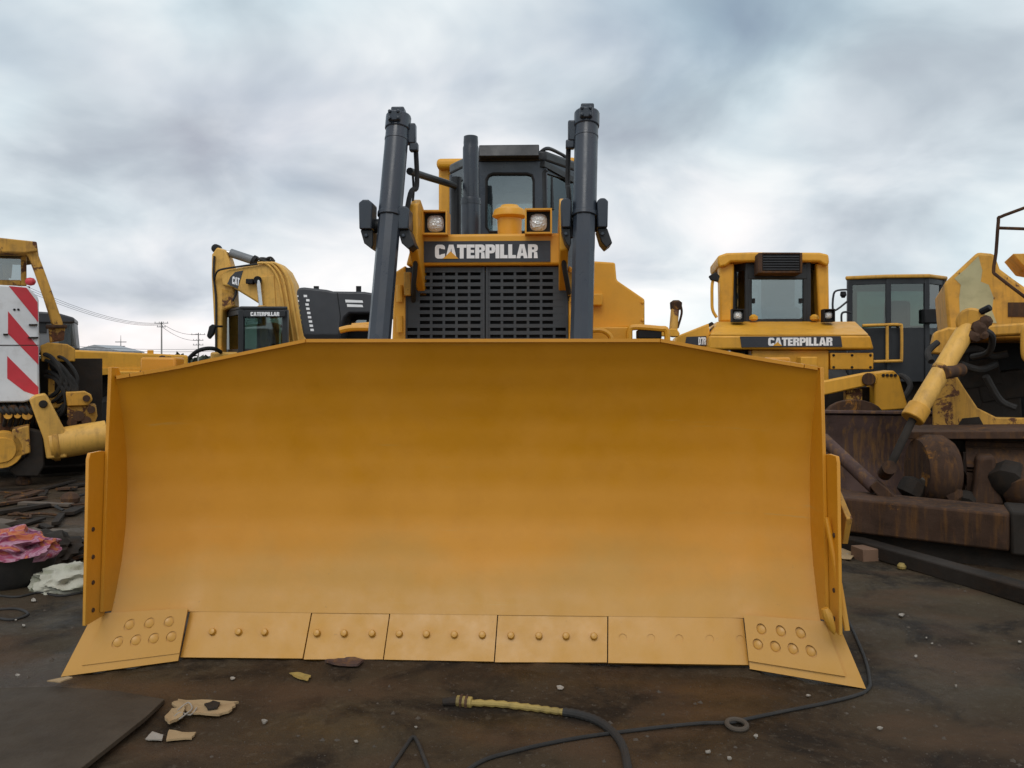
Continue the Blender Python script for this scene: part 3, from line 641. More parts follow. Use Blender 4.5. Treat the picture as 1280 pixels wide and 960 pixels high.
MB().tube(sub_curve([M.p(440, 407, 2.5), M.p(470, 405, 2.5)], 4), .02, 8).build('grab_rail', 'yellow', dozer)
MB().box((M.p(440, 420, 2.4).x, 2.8, 1.35), (.5, .7, .7)).build('battery_box', 'yellow', dozer, .03)
MB().box((-.9, 3.6, 1.5), (.3, .9, .4)).build('battery_box', 'yellow', dozer, .03)

# ------------------------------------------------------------------ helpers for the other machines
def hexa(mb, p8): return mb.add(p8, [(3, 2, 1, 0), (4, 5, 6, 7), (0, 1, 5, 4), (1, 2, 6, 5), (2, 3, 7, 6), (3, 0, 4, 7)])
def PP(F, name, mat, parent, px, y, t, bevel=.01): return MB().pp(F, px, y, t).build(name, mat, parent, bevel)
def TB(F, name, mat, parent, pts, r, n=8, k=5): return MB().tube(sub_curve([F.p(*p) for p in pts], k), r, n).build(name, mat, parent)
def CY(F, name, mat, parent, a, b, r, n=16, r1=None): return MB().cyl(F.p(*a), F.p(*b), r, r1, n).build(name, mat, parent, min(.01, r * .2))
def rect(u0, v0, u1, v1): return [(u0, v0), (u1, v0), (u1, v1), (u0, v1)]

# ------------------------------------------------------------------ second bulldozer, to the right of the blade
F = Frame(3.0, 8.6, -.16)
d2 = F.thing('bulldozer', 'weathered yellow bulldozer with black air conditioner box on its cab and rusty blade', 'bulldozer')
bp = [(.0, .02), (.13, .30), (.19, .55), (.17, .80), (.10, 1.0), (.16, 1.02), (.26, .8), (.28, .5), (.2, .2), (.06, .02)]
bl2 = MB().prism(bp, 'x', -1.7, 1.7).build('blade', 'purple_rust', d2, .006)
MB().box((0, .15, 1.04), (3.4, .16, .03)).build('top_lip', 'purple_rust', bl2, .006)
MB().prism([(.7 + .3 * math.cos(a), 1.0 + .17 * math.sin(a)) for a in [math.pi * k / 10 for k in range(11)]], 'y', .2, .3).build('spill_guard', 'rust', bl2, .01)
for s in (-1, 1): MB().prism([(-.06, .0), (.26, .02), (.3, .6), (.2, 1.02), (.05, 1.02), (.06, .5)], 'x', s * 1.7, s * 1.74).build('side_plate', 'rust', bl2, .005)
PP(F, 'blade_tip', 'rust', bl2, [(1036, 622), (1066, 622), (1062, 640), (1040, 665)], -.25, .06, .005)
yh = 1.9
hd = MB(); hexa(hd, [F.p(884, 437, yh), F.p(1093, 437, yh), F.p(1093, 437, yh) + Vector((0, 1.6, 0)), F.p(884, 437, yh) + Vector((0, 1.6, 0)),
                     F.p(887, 419, yh), F.p(1088, 419, yh), F.p(1088, 419, yh) + Vector((0, 1.6, 0)), F.p(887, 419, yh) + Vector((0, 1.6, 0))])
hood = hd.build('hood', 'loader_yellow', d2, .03, 3)
hd = MB(); a0, a1, b0, b1 = F.p(887.5, 418.6, yh), F.p(1087.5, 418.6, yh), F.p(896, 402, yh + .9), F.p(1070, 402, yh + .9)
hexa(hd, [a0, a1, a1 + Vector((0, 1.6, 0)), a0 + Vector((0, 1.6, 0)), b0, b1, Vector((b1.x, a1.y + 1.6, b1.z)), Vector((b0.x, a0.y + 1.6, b0.z))]); hd.build('hood_top', 'loader_yellow', d2, .02, 2)
sp = MB().pp(F, [(925, 420.5), (1051, 420), (1053, 433.5), (927, 434)], yh - .012, .012).build('nameplate', 'decal_dark', hood)
a, b = F.p(960, 432.3, yh), F.p(1040, 421.8, yh)
block_text('lettering', 'CATERPILLAR', 'letter_white', sp, lambda f, g: Vector((a.x + (b.x - a.x) * f, yh - .0125, a.z + (b.z - a.z) * g)), 0)
MB().pp(F, [(966, 432.4), (972, 427.5), (978, 432.4)], yh - .020, .0025).build('triangle_mark', 'yellow', sp)
# flank with model decal
fl = MB(); c0, c1 = F.p(884, 437, yh), F.p(845, 428, yh + 1.0)
PP(F, 'hood_flank', 'loader_yellow', d2, [(838, 440), (846, 420), (886, 404), (890, 440)], yh + .25, 1.2, .02)
dp = MB().pp(F, [(858, 421), (883, 420), (883, 432), (856, 432)], yh + .235, .012).build('model_decal', 'decal_dark', d2)
a2, b2 = F.p(873, 431, yh + .23), F.p(882.5, 421.5, yh + .23)
block_text('lettering', 'D7R', 'letter_white', dp, lambda f, g: Vector((a2.x + (b2.x - a2.x) * f, yh + .234, a2.z + (b2.z - a2.z) * g)), 0)
PP(F, 'flank_cover', 'grime', d2, [(872, 412), (890, 402), (893, 405), (876, 416)], yh + .5, .6)
lp = PP(F, 'front_panel', 'loader_yellow', d2, rect(940, 437.5, 1036, 480), yh + .08, .4, .012)
sp2 = PP(F, 'side_door', 'loader_yellow', d2, rect(1038, 441, 1092, 462), yh + .06, .4, .012)
for u, v in ((1042, 444), (1065, 444), (1088, 444), (1042, 459), (1065, 459), (1088, 459)): place(bolt_mesh(.018, .012, 6), 'bolt', sp2, F.p(u, v, yh + .06), (0, -1, 0), 'grime')
PP(F, 'guard_block', 'loader_yellow', d2, rect(1001, 446, 1022, 470), yh - .3, .3, .012)
MB().box((0, 3.2, .75), (1.9, 3.0, .9)).build('main_frame', 'grime', d2, .03)
MB().box((0, 2.6, 1.3), (1.6, 1.2, .5)).build('engine_block', 'grime', d2, .03)
# lift arm and trunnion block on the right
PP(F, 'lift_arm', 'loader_yellow', d2, [(1020, 485), (1022, 478), (1083, 466), (1092, 465), (1098, 471), (1096, 480), (1085, 482), (1022, 496)], .9, .16, .015)
MB().cyl(F.p(1086, 474, .85), F.p(1086, 474, 1.3), .075, n=18).build('pivot_pin', 'rust', d2, .01)
PP(F, 'trunnion_block', 'loader_yellow', d2, [(1093, 466), (1117, 463), (1124, 470), (1136, 511), (1093, 514)], 1.15, .35, .015)
for u in (1104, 1109, 1114, 1119): place(bolt_mesh(.02, .018, 6), 'bolt', d2, F.p(u, 469, 1.15), (0, -1, 0), 'grime')
PP(F, 'linkage', 'rusty_yellow', d2, rect(1058, 486, 1078, 512), 1.0, .15)
TB(F, 'hose', 'rubber', d2, [(1128, 500, 1.6), (1138, 482, 1.7), (1128, 470, 1.9), (1118, 474, 2.0)], .035)
for s in (-1, 1): track(d2, s * 1.1, .9, 4.7, .50, .6)
PP(F, 'track_guard', 'grime', d2, rect(1036, 484, 1096, 520), 1.35, 1.0)
# lift cylinder head rising on the left side
cy = CY(F, 'lift_cylinder', 'rusty_yellow', d2, (841, 420, 1.6), (844, 384, 1.75), .055)
MB().lathe([(.04, -.06), (.075, -.05), (.08, .04), (.04, .07)], F.p(845, 382, 1.75), n=12).build('head_cap', 'rust', cy)
TB(F, 'oil_pipe', 'rust', cy, [(851, 382, 1.72), (852, 392, 1.72), (847, 410, 1.7)], .015)
PP(F, 'cylinder_yoke', 'loader_yellow', d2, [(826, 411), (846, 411), (850, 417), (848, 421), (826, 420)], 1.55, .2)
# canopy, cab
yk = 3.1
for pxs in ([(899, 329), (918, 329), (916, 402), (900, 402)], [(1020, 329), (1036, 329), (1037, 402), (1024, 402)]): PP(F, 'canopy_post', 'loader_yellow', d2, pxs, yk, .3, .03)
PP(F, 'canopy_roof', 'loader_yellow', d2, [(897, 328), (897, 320), (908, 316), (940, 315), (1025, 315.5), (1036, 318), (1037, 329), (1034, 333), (1024, 327), (914, 327), (908, 332), (899, 334)], yk - .1, 1.3, .03)
def fx(u, y): return F.p(u, 380, y).x
pl2 = [(fx(935, yk + .05), yk + .05), (fx(1009, yk + .05), yk + .05), (fx(1020, yk + .35), yk + .35), (fx(1022, yk + 1.2), yk + 1.2), (fx(920, yk + 1.2), yk + 1.2), (fx(917, yk + .35), yk + .35)]
cab(d2, pl2, 1.5, F.p(900, 399, yk).z, F.p(900, 329, yk).z, 'cab_black', 'glass_dusty', .045, 'cab_black', .06, .02)
PP(F, 'window_surround', 'cab_black', d2, rect(935, 330, 1009, 349), yk + .0, .05); PP(F, 'window_surround', 'cab_black', d2, rect(935, 349, 940, 402), yk + .0, .05); PP(F, 'window_surround', 'cab_black', d2, rect(1004, 349, 1009, 402), yk + .0, .05)
for u in (942, 1001): MB().box(F.p(u, 376, yk + .02), (.04, .04, .07)).build('window_latch', 'black', d2)
ac = PP(F, 'air_conditioner', 'black', d2, rect(952, 317, 1001, 339), yk - .42, .4, .01)
for r4 in (rect(948, 316, 953, 341), rect(1000, 316, 1003, 341), rect(953, 338.5, 1000, 341), rect(953, 315.5, 1000, 317.5)): PP(F, 'box_frame', 'rust', ac, r4, yk - .44, .42, .004)
for k in range(6): v = 320 + k * 3.2; PP(F, 'fin', 'charcoal', ac, rect(954, v, 999, v + .9), yk - .435, .02, 0)
mb = MB(); q = F.p(975, 385, yk + .8); mb.box((q.x, yk + .75, q.z - .1), (.5, .5, .2)); mb.box((q.x, yk + 1.0, q.z + .2), (.5, .14, .6)); mb.build('operator_seat', 'seat', d2, .05, 3)
lamp(d2, F, 915, 386, 931, 402, yh + .6, 'black'); lamp(d2, F, 1030, 386, 1044, 402, yh + .6, 'black')
for u in (942, 1018): MB().lathe([(.03, 0), (.06, .02), (.06, .06), (.02, .09)], F.p(u, 401, yh + .85), n=10).build('lift_eye', 'loader_yellow', d2)
TB(F, 'mirror_arm', 'loader_yellow', d2, [(899, 352, 2.9), (891, 351, 2.9), (890, 376, 2.9), (891, 388, 2.9), (896, 397, 2.9)], .022)
PP(F, 'mirror', 'black', d2, [(886, 345), (895, 340), (900, 345), (898, 352), (889, 350)], 2.85, .1)

# ------------------------------------------------------------------ wheel loader behind
W = Frame(6.9, 15.0, -.1)
wl = W.thing('wheel_loader', 'yellow wheel loader with tall glazed cab and handrail behind the second bulldozer', 'wheel loader')
def wx(u, y): return W.p(u, 400, y).x
plw = [(wx(1062, .2), .2), (wx(1110, 0), 0), (wx(1158, 0), 0), (wx(1177, .4), .4), (wx(1177, 1.7), 1.7), (wx(1068, 1.7), 1.7)]
cab(wl, plw, 1.2, W.p(0, 414, 0).z, W.p(0, 359, 0).z, 'cab_black', 'glass_green', .045, 'worn_yellow', .07, .10)
q = W.p(1126, 405, .9); mb = MB(); mb.box((q.x, .9, q.z - .25), (.55, .55, .3)); mb.build('seat_base', 'seat', wl, .05); MB().box((q.x, 1.1, q.z + .1), (.5, .16, .75)).build('seat_back', 'seat', wl, .08, 3)
PP(W, 'cab_side_box', 'black', wl, rect(1156, 386, 1178, 404), -.15, .3, .02)
PP(W, 'lower_body', 'grime', wl, [(1062, 412), (1180, 405), (1200, 440), (1200, 520), (1070, 520)], .3, 2.2, .05)
PP(W, 'ladder_panel', 'worn_yellow', wl, rect(1110, 420, 1124, 450), .1, .15)
TB(W, 'handrail', 'worn_yellow', wl, [(1078, 407, -.1), (1105, 406, -.1), (1124, 406, -.1), (1127, 411, -.1), (1127, 450, -.1)], .028, 8, 4)
for px_r in ([(1109, 407, -.1), (1109, 450, -.1)], [(1092, 452, -.1), (1128, 451, -.1)]): TB(W, 'handrail', 'worn_yellow', wl, px_r, .028)
TB(W, 'mirror_arm', 'cab_black', wl, [(1060, 362, 0), (1047, 363, 0), (1042, 368, 0), (1041, 386, 0), (1046, 387, 0), (1060, 376, 0)], .02, 6, 3)
MB().lathe([(.03, -.05), (.06, 0), (.05, .07)], W.p(1054, 369, 0), n=10).build('mirror', 'black', wl)
TB(W, 'grab_rail', 'cab_black', wl, [(1052, 403, 0), (1052, 393, 0), (1056, 390, 0), (1064, 391, 0)], .02)
for u, v in ((1097, 347), (1156, 348), (1071, 352)): CY(W, 'roof_stud', 'cab_black', wl, (u, v, .3), (u, v + 5, .3), .02)
for s, yy in ((-1, .6), (1, .6), (-1, 3.4), (1, 3.4)):
    tw = MB().lathe([(.3, -.28), (.62, -.3), (.74, -.2), (.76, 0), (.74, .2), (.62, .3), (.3, .28)], (.3 + s * 1.05, yy, .74), (1, 0, 0), 28).build('tyre', 'rubber', wl); MB().cyl((.3 + s * 1.05 - .22, yy, .74), (.3 + s * 1.05 + .22, yy, .74), .34, n=20).build('rim', 'worn_yellow', tw)
PP(W, 'rear_hood', 'worn_yellow', wl, rect(1085, 430, 1170, 470), 1.8, 2.0, .05)
CY(W, 'round_filter', 'grime', wl, (1150, 432, .1), (1150, 432, .5), .28)

# ------------------------------------------------------------------ stripped machine at far right
H = Frame(4.2, 6.1, -.45)
hm = H.thing('bulldozer', 'stripped rusty bulldozer with pale peeling hood and open black engine bay', 'bulldozer')
hh_ = PP(H, 'hood', 'worn_yellow', hm, [(1180, 354), (1222, 315), (1243, 317), (1250, 336), (1266, 348), (1300, 372), (1420, 400), (1420, 425), (1186, 425)], 2.3, 2.4, .03)
PP(H, 'bare_patch', 'pale_primer', hh_, [(1193, 348), (1207, 336), (1223, 320), (1228, 338), (1226, 352), (1236, 356), (1242, 372), (1240, 388), (1246, 404), (1216, 402), (1200, 396), (1199, 372), (1201, 356)], 2.296, .004, 0)
PP(H, 'raised_cover', 'worn_yellow', hm, [(1266, 317), (1330, 316), (1330, 345), (1282, 336)], 2.6, .8)
PP(H, 'access_cover', 'rust', hh_, rect(1260, 378, 1300, 396), 2.29, .01, 0)
TB(H, 'guard_rail', 'rust', hm, [(1400, 215, 2.1), (1280, 260, 2.1), (1251, 271, 2.1), (1248, 276, 2.1), (1245, 316, 2.1), (1242, 338, 2.1), (1248, 346, 2.1), (1290, 378, 2.1)], .016, 8, 3)
TB(H, 'guard_rail', 'rust', hm, [(1249, 285, 2.1), (1400, 290, 2.1)], .016)
TB(H, 'guard_rail', 'worn_yellow', hm, [(1300, 405, 1.5), (1282, 408, 1.5), (1279, 420, 1.5), (1280, 446, 1.5), (1290, 454, 1.5)], .022)
PP(H, 'fender_beam', 'worn_yellow', hm, [(1165, 428), (1168, 415), (1185, 409), (1225, 411), (1240, 406), (1420, 394), (1420, 410), (1245, 420), (1190, 424), (1187, 444), (1166, 442)], 1.7, .5, .02)
MB().box((1.25, 4.5, 1.25), (3.6, .6, 1.0)).build('engine_bay', 'black', hm, .02)
PP(H, 'engine_bay_wall', 'black', hm, rect(1185, 405, 1420, 560), 3.9, .1)
for pts in ([(1195, 440, 1.9), (1220, 436, 2.0), (1240, 445, 2.1), (1260, 442, 2.1)], [(1200, 455, 1.9), (1225, 462, 2.0), (1245, 455, 2.1)], [(1190, 470, 1.9), (1204, 460, 2.1), (1206, 440, 2.1)], [(1232, 470, 2), (1250, 500, 2.1), (1270, 510, 2.1)]): TB(H, 'hose', 'rubber', hm, pts, .035)
for u, v, w_ in ((1232, 470, .3), (1262, 485, .35), (1210, 500, .25), (1250, 520, .4)): q = H.p(u, v, 2.15); MB().box((q.x, 3.0, q.z), (w_ * 1.3, .5, .3), (random.uniform(-.2, .2), random.uniform(-.2, .2), 0)).build('engine_part', 'grime', hm, .02)
PP(H, 'frame_plate', 'rusty_yellow', hm, [(1166, 482), (1180, 468), (1196, 470), (1206, 486), (1222, 510), (1246, 522), (1420, 526), (1420, 552), (1166, 545)], 1.75, .12, .012)
PP(H, 'patch_plate', 'grime', hm, [(1196, 534), (1203, 523), (1224, 521), (1232, 536)], 1.735, .014, .003)
PP(H, 'ledge', 'rust', hm, [(1132, 540), (1420, 538), (1420, 549), (1132, 549)], .9, .9, .008)
PP(H, 'bumper_plate', 'grime', hm, rect(1150, 550, 1420, 565), 1.2, .6)
# undercarriage under the ledge
track(hm, -.3, .95, 4.6, .46, .55, 'rust'); track(hm, 1.75, .95, 4.6, .46, .55, 'grime')
MB().lathe([(.05, -.14), (.28, -.14), (.33, -.06), (.33, .06), (.28, .14), (.05, .14)], H.p(1166, 588, .9), (1, .4, 0), 22).build('roller', 'rust', hm)
PP(H, 'bearing_post', 'rust', hm, [(1222, 572), (1244, 570), (1248, 610), (1256, 632), (1212, 634), (1218, 605)], .7, .3, .03)
for u, v, r_, m_ in ((1190, 618, .11, 'rust'), (1208, 625, .09, 'grime'), (1160, 604, .07, 'stone'), (1262, 600, .17, 'grime'), (1285, 610, .2, 'rust'), (1140, 610, .12, 'grime')):
    MB().lathe([(r_ * .4, -r_ * .8), (r_ * .95, -r_ * .5), (r_, 0), (r_ * .9, r_ * .5), (r_ * .35, r_ * .8)], H.p(u, v, .75), (random.random(), random.random(), .6), 9).build('undercarriage_part', m_, hm)
MB().box((.3, 2.4, .45), (1.4, 2.0, .6)).build('lower_frame', 'grime', hm, .03)
# lift cylinder leaning down to the left
hc = CY(H, 'lift_cylinder', 'faded_yellow', hm, (1213, 404, 1.05), (1144, 518, .55), .082, 22)
CY(H, 'collar', 'rusty_yellow', hc, (1180, 460, .8), (1176, 466, .78), .092, 22)
CY(H, 'gland', 'worn_yellow', hc, (1150, 508, .59), (1140, 524, .53), .098, 22)
CY(H, 'rod', 'grime', hc, (1143, 520, .55), (1113, 582, .3), .034, 14)
MB().cyl(H.p(1112, 584, .2), H.p(1106, 592, .42), .06, n=14).build('rod_eye', 'rust', hc)
MB().cyl(H.p(1214, 402, .95), H.p(1214, 402, 1.3), .125, n=20).build('head_cap', 'worn_yellow', hc, .02)
for u, v, r_ in ((1224, 410, .07), (1232, 402, .055), (1218, 420, .06), (1228, 418, .05)): MB().lathe([(r_ * .3, -r_), (r_, -r_ * .4), (r_, r_ * .4), (r_ * .3, r_)], H.p(u, v, .95), (.4, -1, .3), 8).build('fitting', 'rust', hc)
CY(H, 'valve_stub', 'black', hc, (1226, 390, .95), (1238, 384, .9), .03, 10); CY(H, 'side_port', 'rust', hc, (1180, 466, .7), (1202, 462, .9), .06, 12)
for pts in ([(1228, 412, .95), (1240, 420, 1.0), (1236, 440, 1.2), (1216, 446, 1.5)], [(1172, 428, 1.4), (1160, 440, 1.3), (1164, 452, 1.2)]): TB(H, 'hose', 'rubber', hc, pts, .03)
# push beam with strut
pb_ = MB(); A0, A1 = H.p(1028, 620, .0), H.p(1262, 643, -.25); B0, B1 = H.p(1036, 663, .0), H.p(1262, 690, -.25)
hexa(pb_, [B0, B1, B1 + Vector((.10, .45, 0)), B0 + Vector((.1, .45, 0)), A0, A1, A1 + Vector((.1, .45, 0)), A0 + Vector((.1, .45, 0))])
pbm = pb_.build('push_beam', 'rust', hm, .02, 2)
eb = MB(); e0 = H.p(1263.5, 640, -.26); e1 = H.p(1263.5, 694, -.26); eb.box(((e0.x + .35), -.02, (e0.z + e1.z) / 2), (.7, .5, e0.z - e1.z)); eb.build('beam_end', 'grime', pbm, .02)
tb = MB(); dvx = Vector((.12, .08, 0)); lo = lambda p, z: Vector((p.x, p.y, z))
hexa(tb, [lo(B0 + dvx, -.01), lo(B1 + dvx, -.01), lo(B1 + dvx * 3, -.01), lo(B0 + dvx * 3, -.01), lo(B0 + dvx, B0.z + .01), lo(B1 + dvx, B1.z + .01), lo(B1 + dvx * 3, B1.z + .01), lo(B0 + dvx * 3, B0.z + .01)])
tb.build('beam_shade_packing', 'grime', hm, .01)  # packing under the beam; its dark colour stands for the shade there
CY(H, 'brace_strut', 'purple_rust', hm, (1028, 548, .75), (1094, 610, .3), .062, 16)
PP(H, 'strut_clevis', 'rust', hm, [(1087, 608), (1096, 601), (1110, 612), (1126, 629), (1104, 629)], .22, .14, .008)
# long rail on the ground before it
rl = MB(); q0, q1 = G(1032, 680), G(1330, 770); dv = (q1 - q0).normalized(); nv = Vector((-dv.y, dv.x, 0))
rl.bar((q0.x, q0.y + .12, .06), (q1.x, q1.y + .12, .06), .16, .115); tag(rl.build('steel_rail', 'grime', None, .012), 'dark grimy steel rail lying on the ground before the rusty push beam', 'rail')

# ------------------------------------------------------------------ machine at the left edge, seen from behind
A = Frame(-6.4, 9.0, .52)
am = A.thing('bulldozer', 'worn yellow bulldozer seen from behind with red and white striped fuel tank', 'bulldozer')
tkb = PP(A, 'fuel_tank', 'white', am, [(-80, 352), (20, 357), (36, 359), (47, 371), (49, 497), (30, 503), (-80, 503)], 1.0, .8, .02)
for px_s in ([(11, 357.5), (33, 359.5), (47, 378), (48, 403)], [(10, 389), (48, 434), (48, 456), (10, 417)], [(9, 445), (48, 484), (48, 495), (30, 489), (9, 473)], [(-80, 445), (-60, 470), (-60, 490), (-80, 480)]): PP(A, 'warning_stripe', 'red', tkb, px_s, .996, .004, 0)
MB().pp(A, rect(-80, 431, 48, 432), .994, .002).build('seam', 'grime', tkb)
for u, v in ((18, 387), (23, 387)): place(bolt_mesh(.016, .01, 6), 'bolt', tkb, A.p(u, v, 1.0), (0, -1, 0), 'black')
for u0, u1, v in ((36, 47, 405), (35, 48, 421), (4, 10, 417)): PP(A, 'latch', 'grime', tkb, rect(u0, v, u1, v + 2), .97, .03, 0)
cw = MB()
PP(A, 'canopy_roof', 'rusty_yellow', am, [(-80, 294), (0, 297), (46, 302), (47, 314), (30, 316), (-80, 312)], 1.5, 1.6, .015)
PP(A, 'canopy_post', 'rusty_yellow', am, [(29, 313), (42, 310), (47, 316), (55, 337), (67, 370), (80, 408), (66, 410), (54, 372), (42, 338), (35, 320)], 1.55, .22, .02)
for r4 in (rect(-80, 312, -74, 356), rect(26, 316, 33, 357), rect(-74, 350, 26, 357), rect(-74, 312, 26, 318)): PP(A, 'cab_frame', 'rusty_yellow', am, r4, 1.85, .12, .01)
PP(A, 'rear_window', 'glass_dusty', am, rect(-74, 318, 26, 350), 1.9, .01, 0)
PP(A, 'cab_interior', 'seat', am, rect(-60, 330, 10, 360), 2.6, .3, .05)
PP(A, 'window_sticker', 'worn_yellow', am, [(2, 330), (16, 328), (14, 348), (4, 346)], 1.98, .005, 0)
tl_ = MB().lathe([(.02, -.06), (.045, -.04), (.055, .0), (.045, .04), (.02, .06)], A.p(38, 352, 1.3), (1, -.4, 0), 14).build('tail_lamp', 'red', am); CY(A, 'lamp_stalk', 'grime', tl_, (36, 358, 1.3), (36, 364, 1.3), .015)
PP(A, 'post_base', 'rusty_yellow', am, [(60, 407), (82, 406), (80, 425), (62, 428)], 1.55, .3, .01); PP(A, 'post_flange', 'rust', am, rect(57, 406, 84, 410), 1.5, .4, .01)
PP(A, 'deck', 'worn_yellow', am, [(50, 432), (60, 428), (84, 430), (94, 436), (94, 452), (52, 452)], 1.4, .6, .015)
PP(A, 'side_bracket', 'worn_yellow', am, rect(60, 450, 68, 500), 1.5, .2); PP(A, 'hollow_shade_slab', 'grime', am, rect(48, 448, 128, 600), 2.0, .3)  # dark slab closes the gap, a hollow's shade put into its colour
PP(A, 'valve_box', 'worn_yellow', am, [(60, 490), (84, 489), (86, 508), (62, 512)], 1.3, .3, .02)
for k in range(9):
    u = 50 + random.random() * 25; v = 440 + random.random() * 30; TB(A, 'hose', 'rubber', am, [(u, v, 1.5), (u + 14, v + 6, 1.25), (u + 24 + random.random() * 8, v + 28, 1.2), (u + 20, v + 48, 1.25), (u + 2, v + 58, 1.4)], .022 + .012 * random.random(), 7)
lk = PP(A, 'upper_link', 'worn_yellow', am, [(82, 490), (106, 489), (114, 493), (116, 500), (110, 507), (84, 508)], 1.1, .16, .015)
MB().cyl(A.p(108, 498, 1.05), A.p(108, 498, 1.3), .045, n=14).build('pin', 'rust', lk)
rb_ = PP(A, 'ripper_bracket', 'faded_yellow', am, [(36, 499), (44, 494), (56, 492), (60, 497), (80, 536), (84, 572), (58, 574), (54, 548)], .75, .3, .02)
place(bolt_mesh(.05, .03, 14), 'pin', rb_, A.p(54, 505, .75), (0, -1, 0), 'grime')
CY(A, 'tool_bar', 'faded_yellow', am, (62, 556, .9), (134, 544, .9), .20, 22)
CY(A, 'bar_collar', 'rusty_yellow', am, (66, 556, .9), (74, 555, .9), .215, 22)
PP(A, 'lower_link', 'rusty_yellow', am, [(84, 508), (120, 505), (122, 520), (112, 545), (90, 540), (84, 520)], 1.15, .2, .02)
for u, v, r_ in ((98, 520, .07), (108, 526, .06), (90, 528, .06), (100, 534, .05), (114, 512, .05)): MB().cyl(A.p(u, v, .98), A.p(u, v, 1.2), r_, n=12).build('pin', 'rust', am)
MB().lathe([(.02, 0), (.15, .0), (.16, .02), (.22, .02), (.23, .05), (.23, .25)], A.p(2, 563, .7), (0, 1, 0), 24).build('pivot_disc', 'worn_yellow', am)
PP(A, 'pivot_box', 'rusty_yellow', am, [(15, 537), (36, 532), (38, 566), (16, 574)], .72, .4, .015)
PP(A, 'ripper_shank', 'grime', am, [(36, 536), (54, 540), (56, 582), (48, 596), (20, 596), (10, 588), (34, 570)], .8, .25, .02)
PP(A, 'ripper_frame', 'rusty_yellow', am, [(-80, 500), (36, 500), (40, 520), (50, 530), (-80, 560)], 1.25, .3, .02)
for k in range(7): u = -5 + k * 7; TB(A, 'hose', 'rubber', am, [(u, 502, 1.2), (u + 5, 512, 1.0), (u + 12, 520, 1.05), (u + 10, 532, 1.2)], .025, 7)
for k in range(6): MB().cyl(A.p(4 + k * 6, 512 + (k * 7) % 14, 1.0), A.p(4 + k * 6, 512 + (k * 7) % 14, 1.25), .04 + .01 * (k % 3), n=10).build('fitting', ('rust', 'worn_yellow')[k % 2], am)
for x in (-.6, 1.2): track(am, x, 1.4, 5.0, .5, .56)
MB().box((.3, 3.1, 1.0), (1.2, 3.2, .9)).build('main_frame', 'grime', am, .03)
# ------------------------------------------------------------------ yellow crane truck and grey cab beyond
C = Frame(-7.0, 13.0, .45)
ct = C.thing('crane_truck', 'flat yellow truck crane with a long low boom behind the striped machine', 'truck crane')
PP(C, 'boom', 'loader_yellow', ct, [(86, 437), (235, 444), (235, 462), (180, 464), (102, 470), (100, 452), (86, 452)], .6, .7, .03)
PP(C, 'boom_plate', 'loader_yellow', ct, [(103, 460), (185, 460), (235, 457), (235, 464), (180, 466), (103, 470)], .57, .03, .005)
PP(C, 'chassis', 'grime', ct, rect(-40, 468, 240, 505), .9, 1.2, .03)
PP(C, 'outrigger_box', 'loader_yellow', ct, rect(140, 464, 190, 480), .5, .6, .02)
for x in (-2.2, -.8, .5, 1.8, 3.0):
    t_ = MB().lathe([(.22, -.15), (.42, -.17), (.5, -.1), (.5, .1), (.42, .17), (.22, .15)], (x, .9, .5), (0, 1, 0), 24).build('tyre', 'rubber', ct); MB().cyl((x, .78, .5), (x, 1.0, .5), .22, n=14).build('rim', 'grey', t_)
q = C.p(188, 444, .8); MB().box((q.x, .8, q.z + .03), (.1, .2, .12)).build('boom_stop', 'loader_yellow', ct, .01)
cbx = PP(C, 'cab_body', 'grey', ct, [(46, 394), (92, 397), (96, 437), (46, 440)], 1.6, 1.2, .04)
PP(C, 'cab_roof', 'charcoal', ct, [(44, 389), (72, 391), (93, 397), (93, 404), (44, 404)], 1.55, 1.3, .03)
PP(C, 'window', 'cab_black', cbx, [(48, 402), (58, 402), (58, 416), (48, 416)], 1.58, .02, .004); PP(C, 'window', 'glass_dusty', cbx, [(72, 405), (90, 406), (93, 432), (74, 432)], 1.58, .02, .004)

# ------------------------------------------------------------------ yellow excavator
E = Frame(-6.0, 17.5, 0)
ev = E.thing('excavator', 'yellow excavator with raised folded boom and black cab', 'excavator')
bo = PP(E, 'boom', 'faded_yellow', ev, [(276, 343), (284, 337), (300, 334), (322, 330.5), (338, 327), (348, 329), (358, 338), (366, 354), (371, 380), (378, 405), (384, 440), (356, 440), (355, 388), (325, 380.5), (290, 359), (277, 357)], .6, .55, .04)
for du in (0, 6, 12): TB(E, 'oil_pipe', 'faded_yellow', bo, [(322 + du, 329, .56), (334 + du, 330, .56), (346 + du, 345, .56), (352 + du, 368, .56), (356 + du, 395, .56), (362 + du, 432, .56)], .03, 8, 4)
st_ = PP(E, 'stick', 'faded_yellow', ev, [(264.5, 318), (271, 309), (281, 312), (286, 324), (290, 338), (292, 360), (293, 383), (278, 388), (277, 446), (269, 446), (266, 380), (264, 345)], .75, .35, .03)
PP(E, 'stick_shade', 'rusty_yellow', st_, [(277, 361), (292, 365), (292.5, 382), (278, 386)], .735, .015, .003)  # browner patch: the shaded side of the stick put into the colour
TB(E, 'oil_pipe', 'rubber', st_, [(268, 320, .72), (267, 345, .72), (270, 375, .72), (270, 440, .72)], .025); TB(E, 'hose', 'rubber', st_, [(291, 340, .7), (296, 350, .68), (295, 366, .7), (291, 376, .72)], .025)
TB(E, 'hose', 'rubber', bo, [(268, 350, .7), (270, 342, .6), (276, 337, .56), (300, 333, .56), (322, 330, .56)], .022)
bc = MB().cyl(E.p(288, 316, .9), E.p(318, 326, .9), .10, n=16).build('stick_cylinder', 'grey', ev, .01)
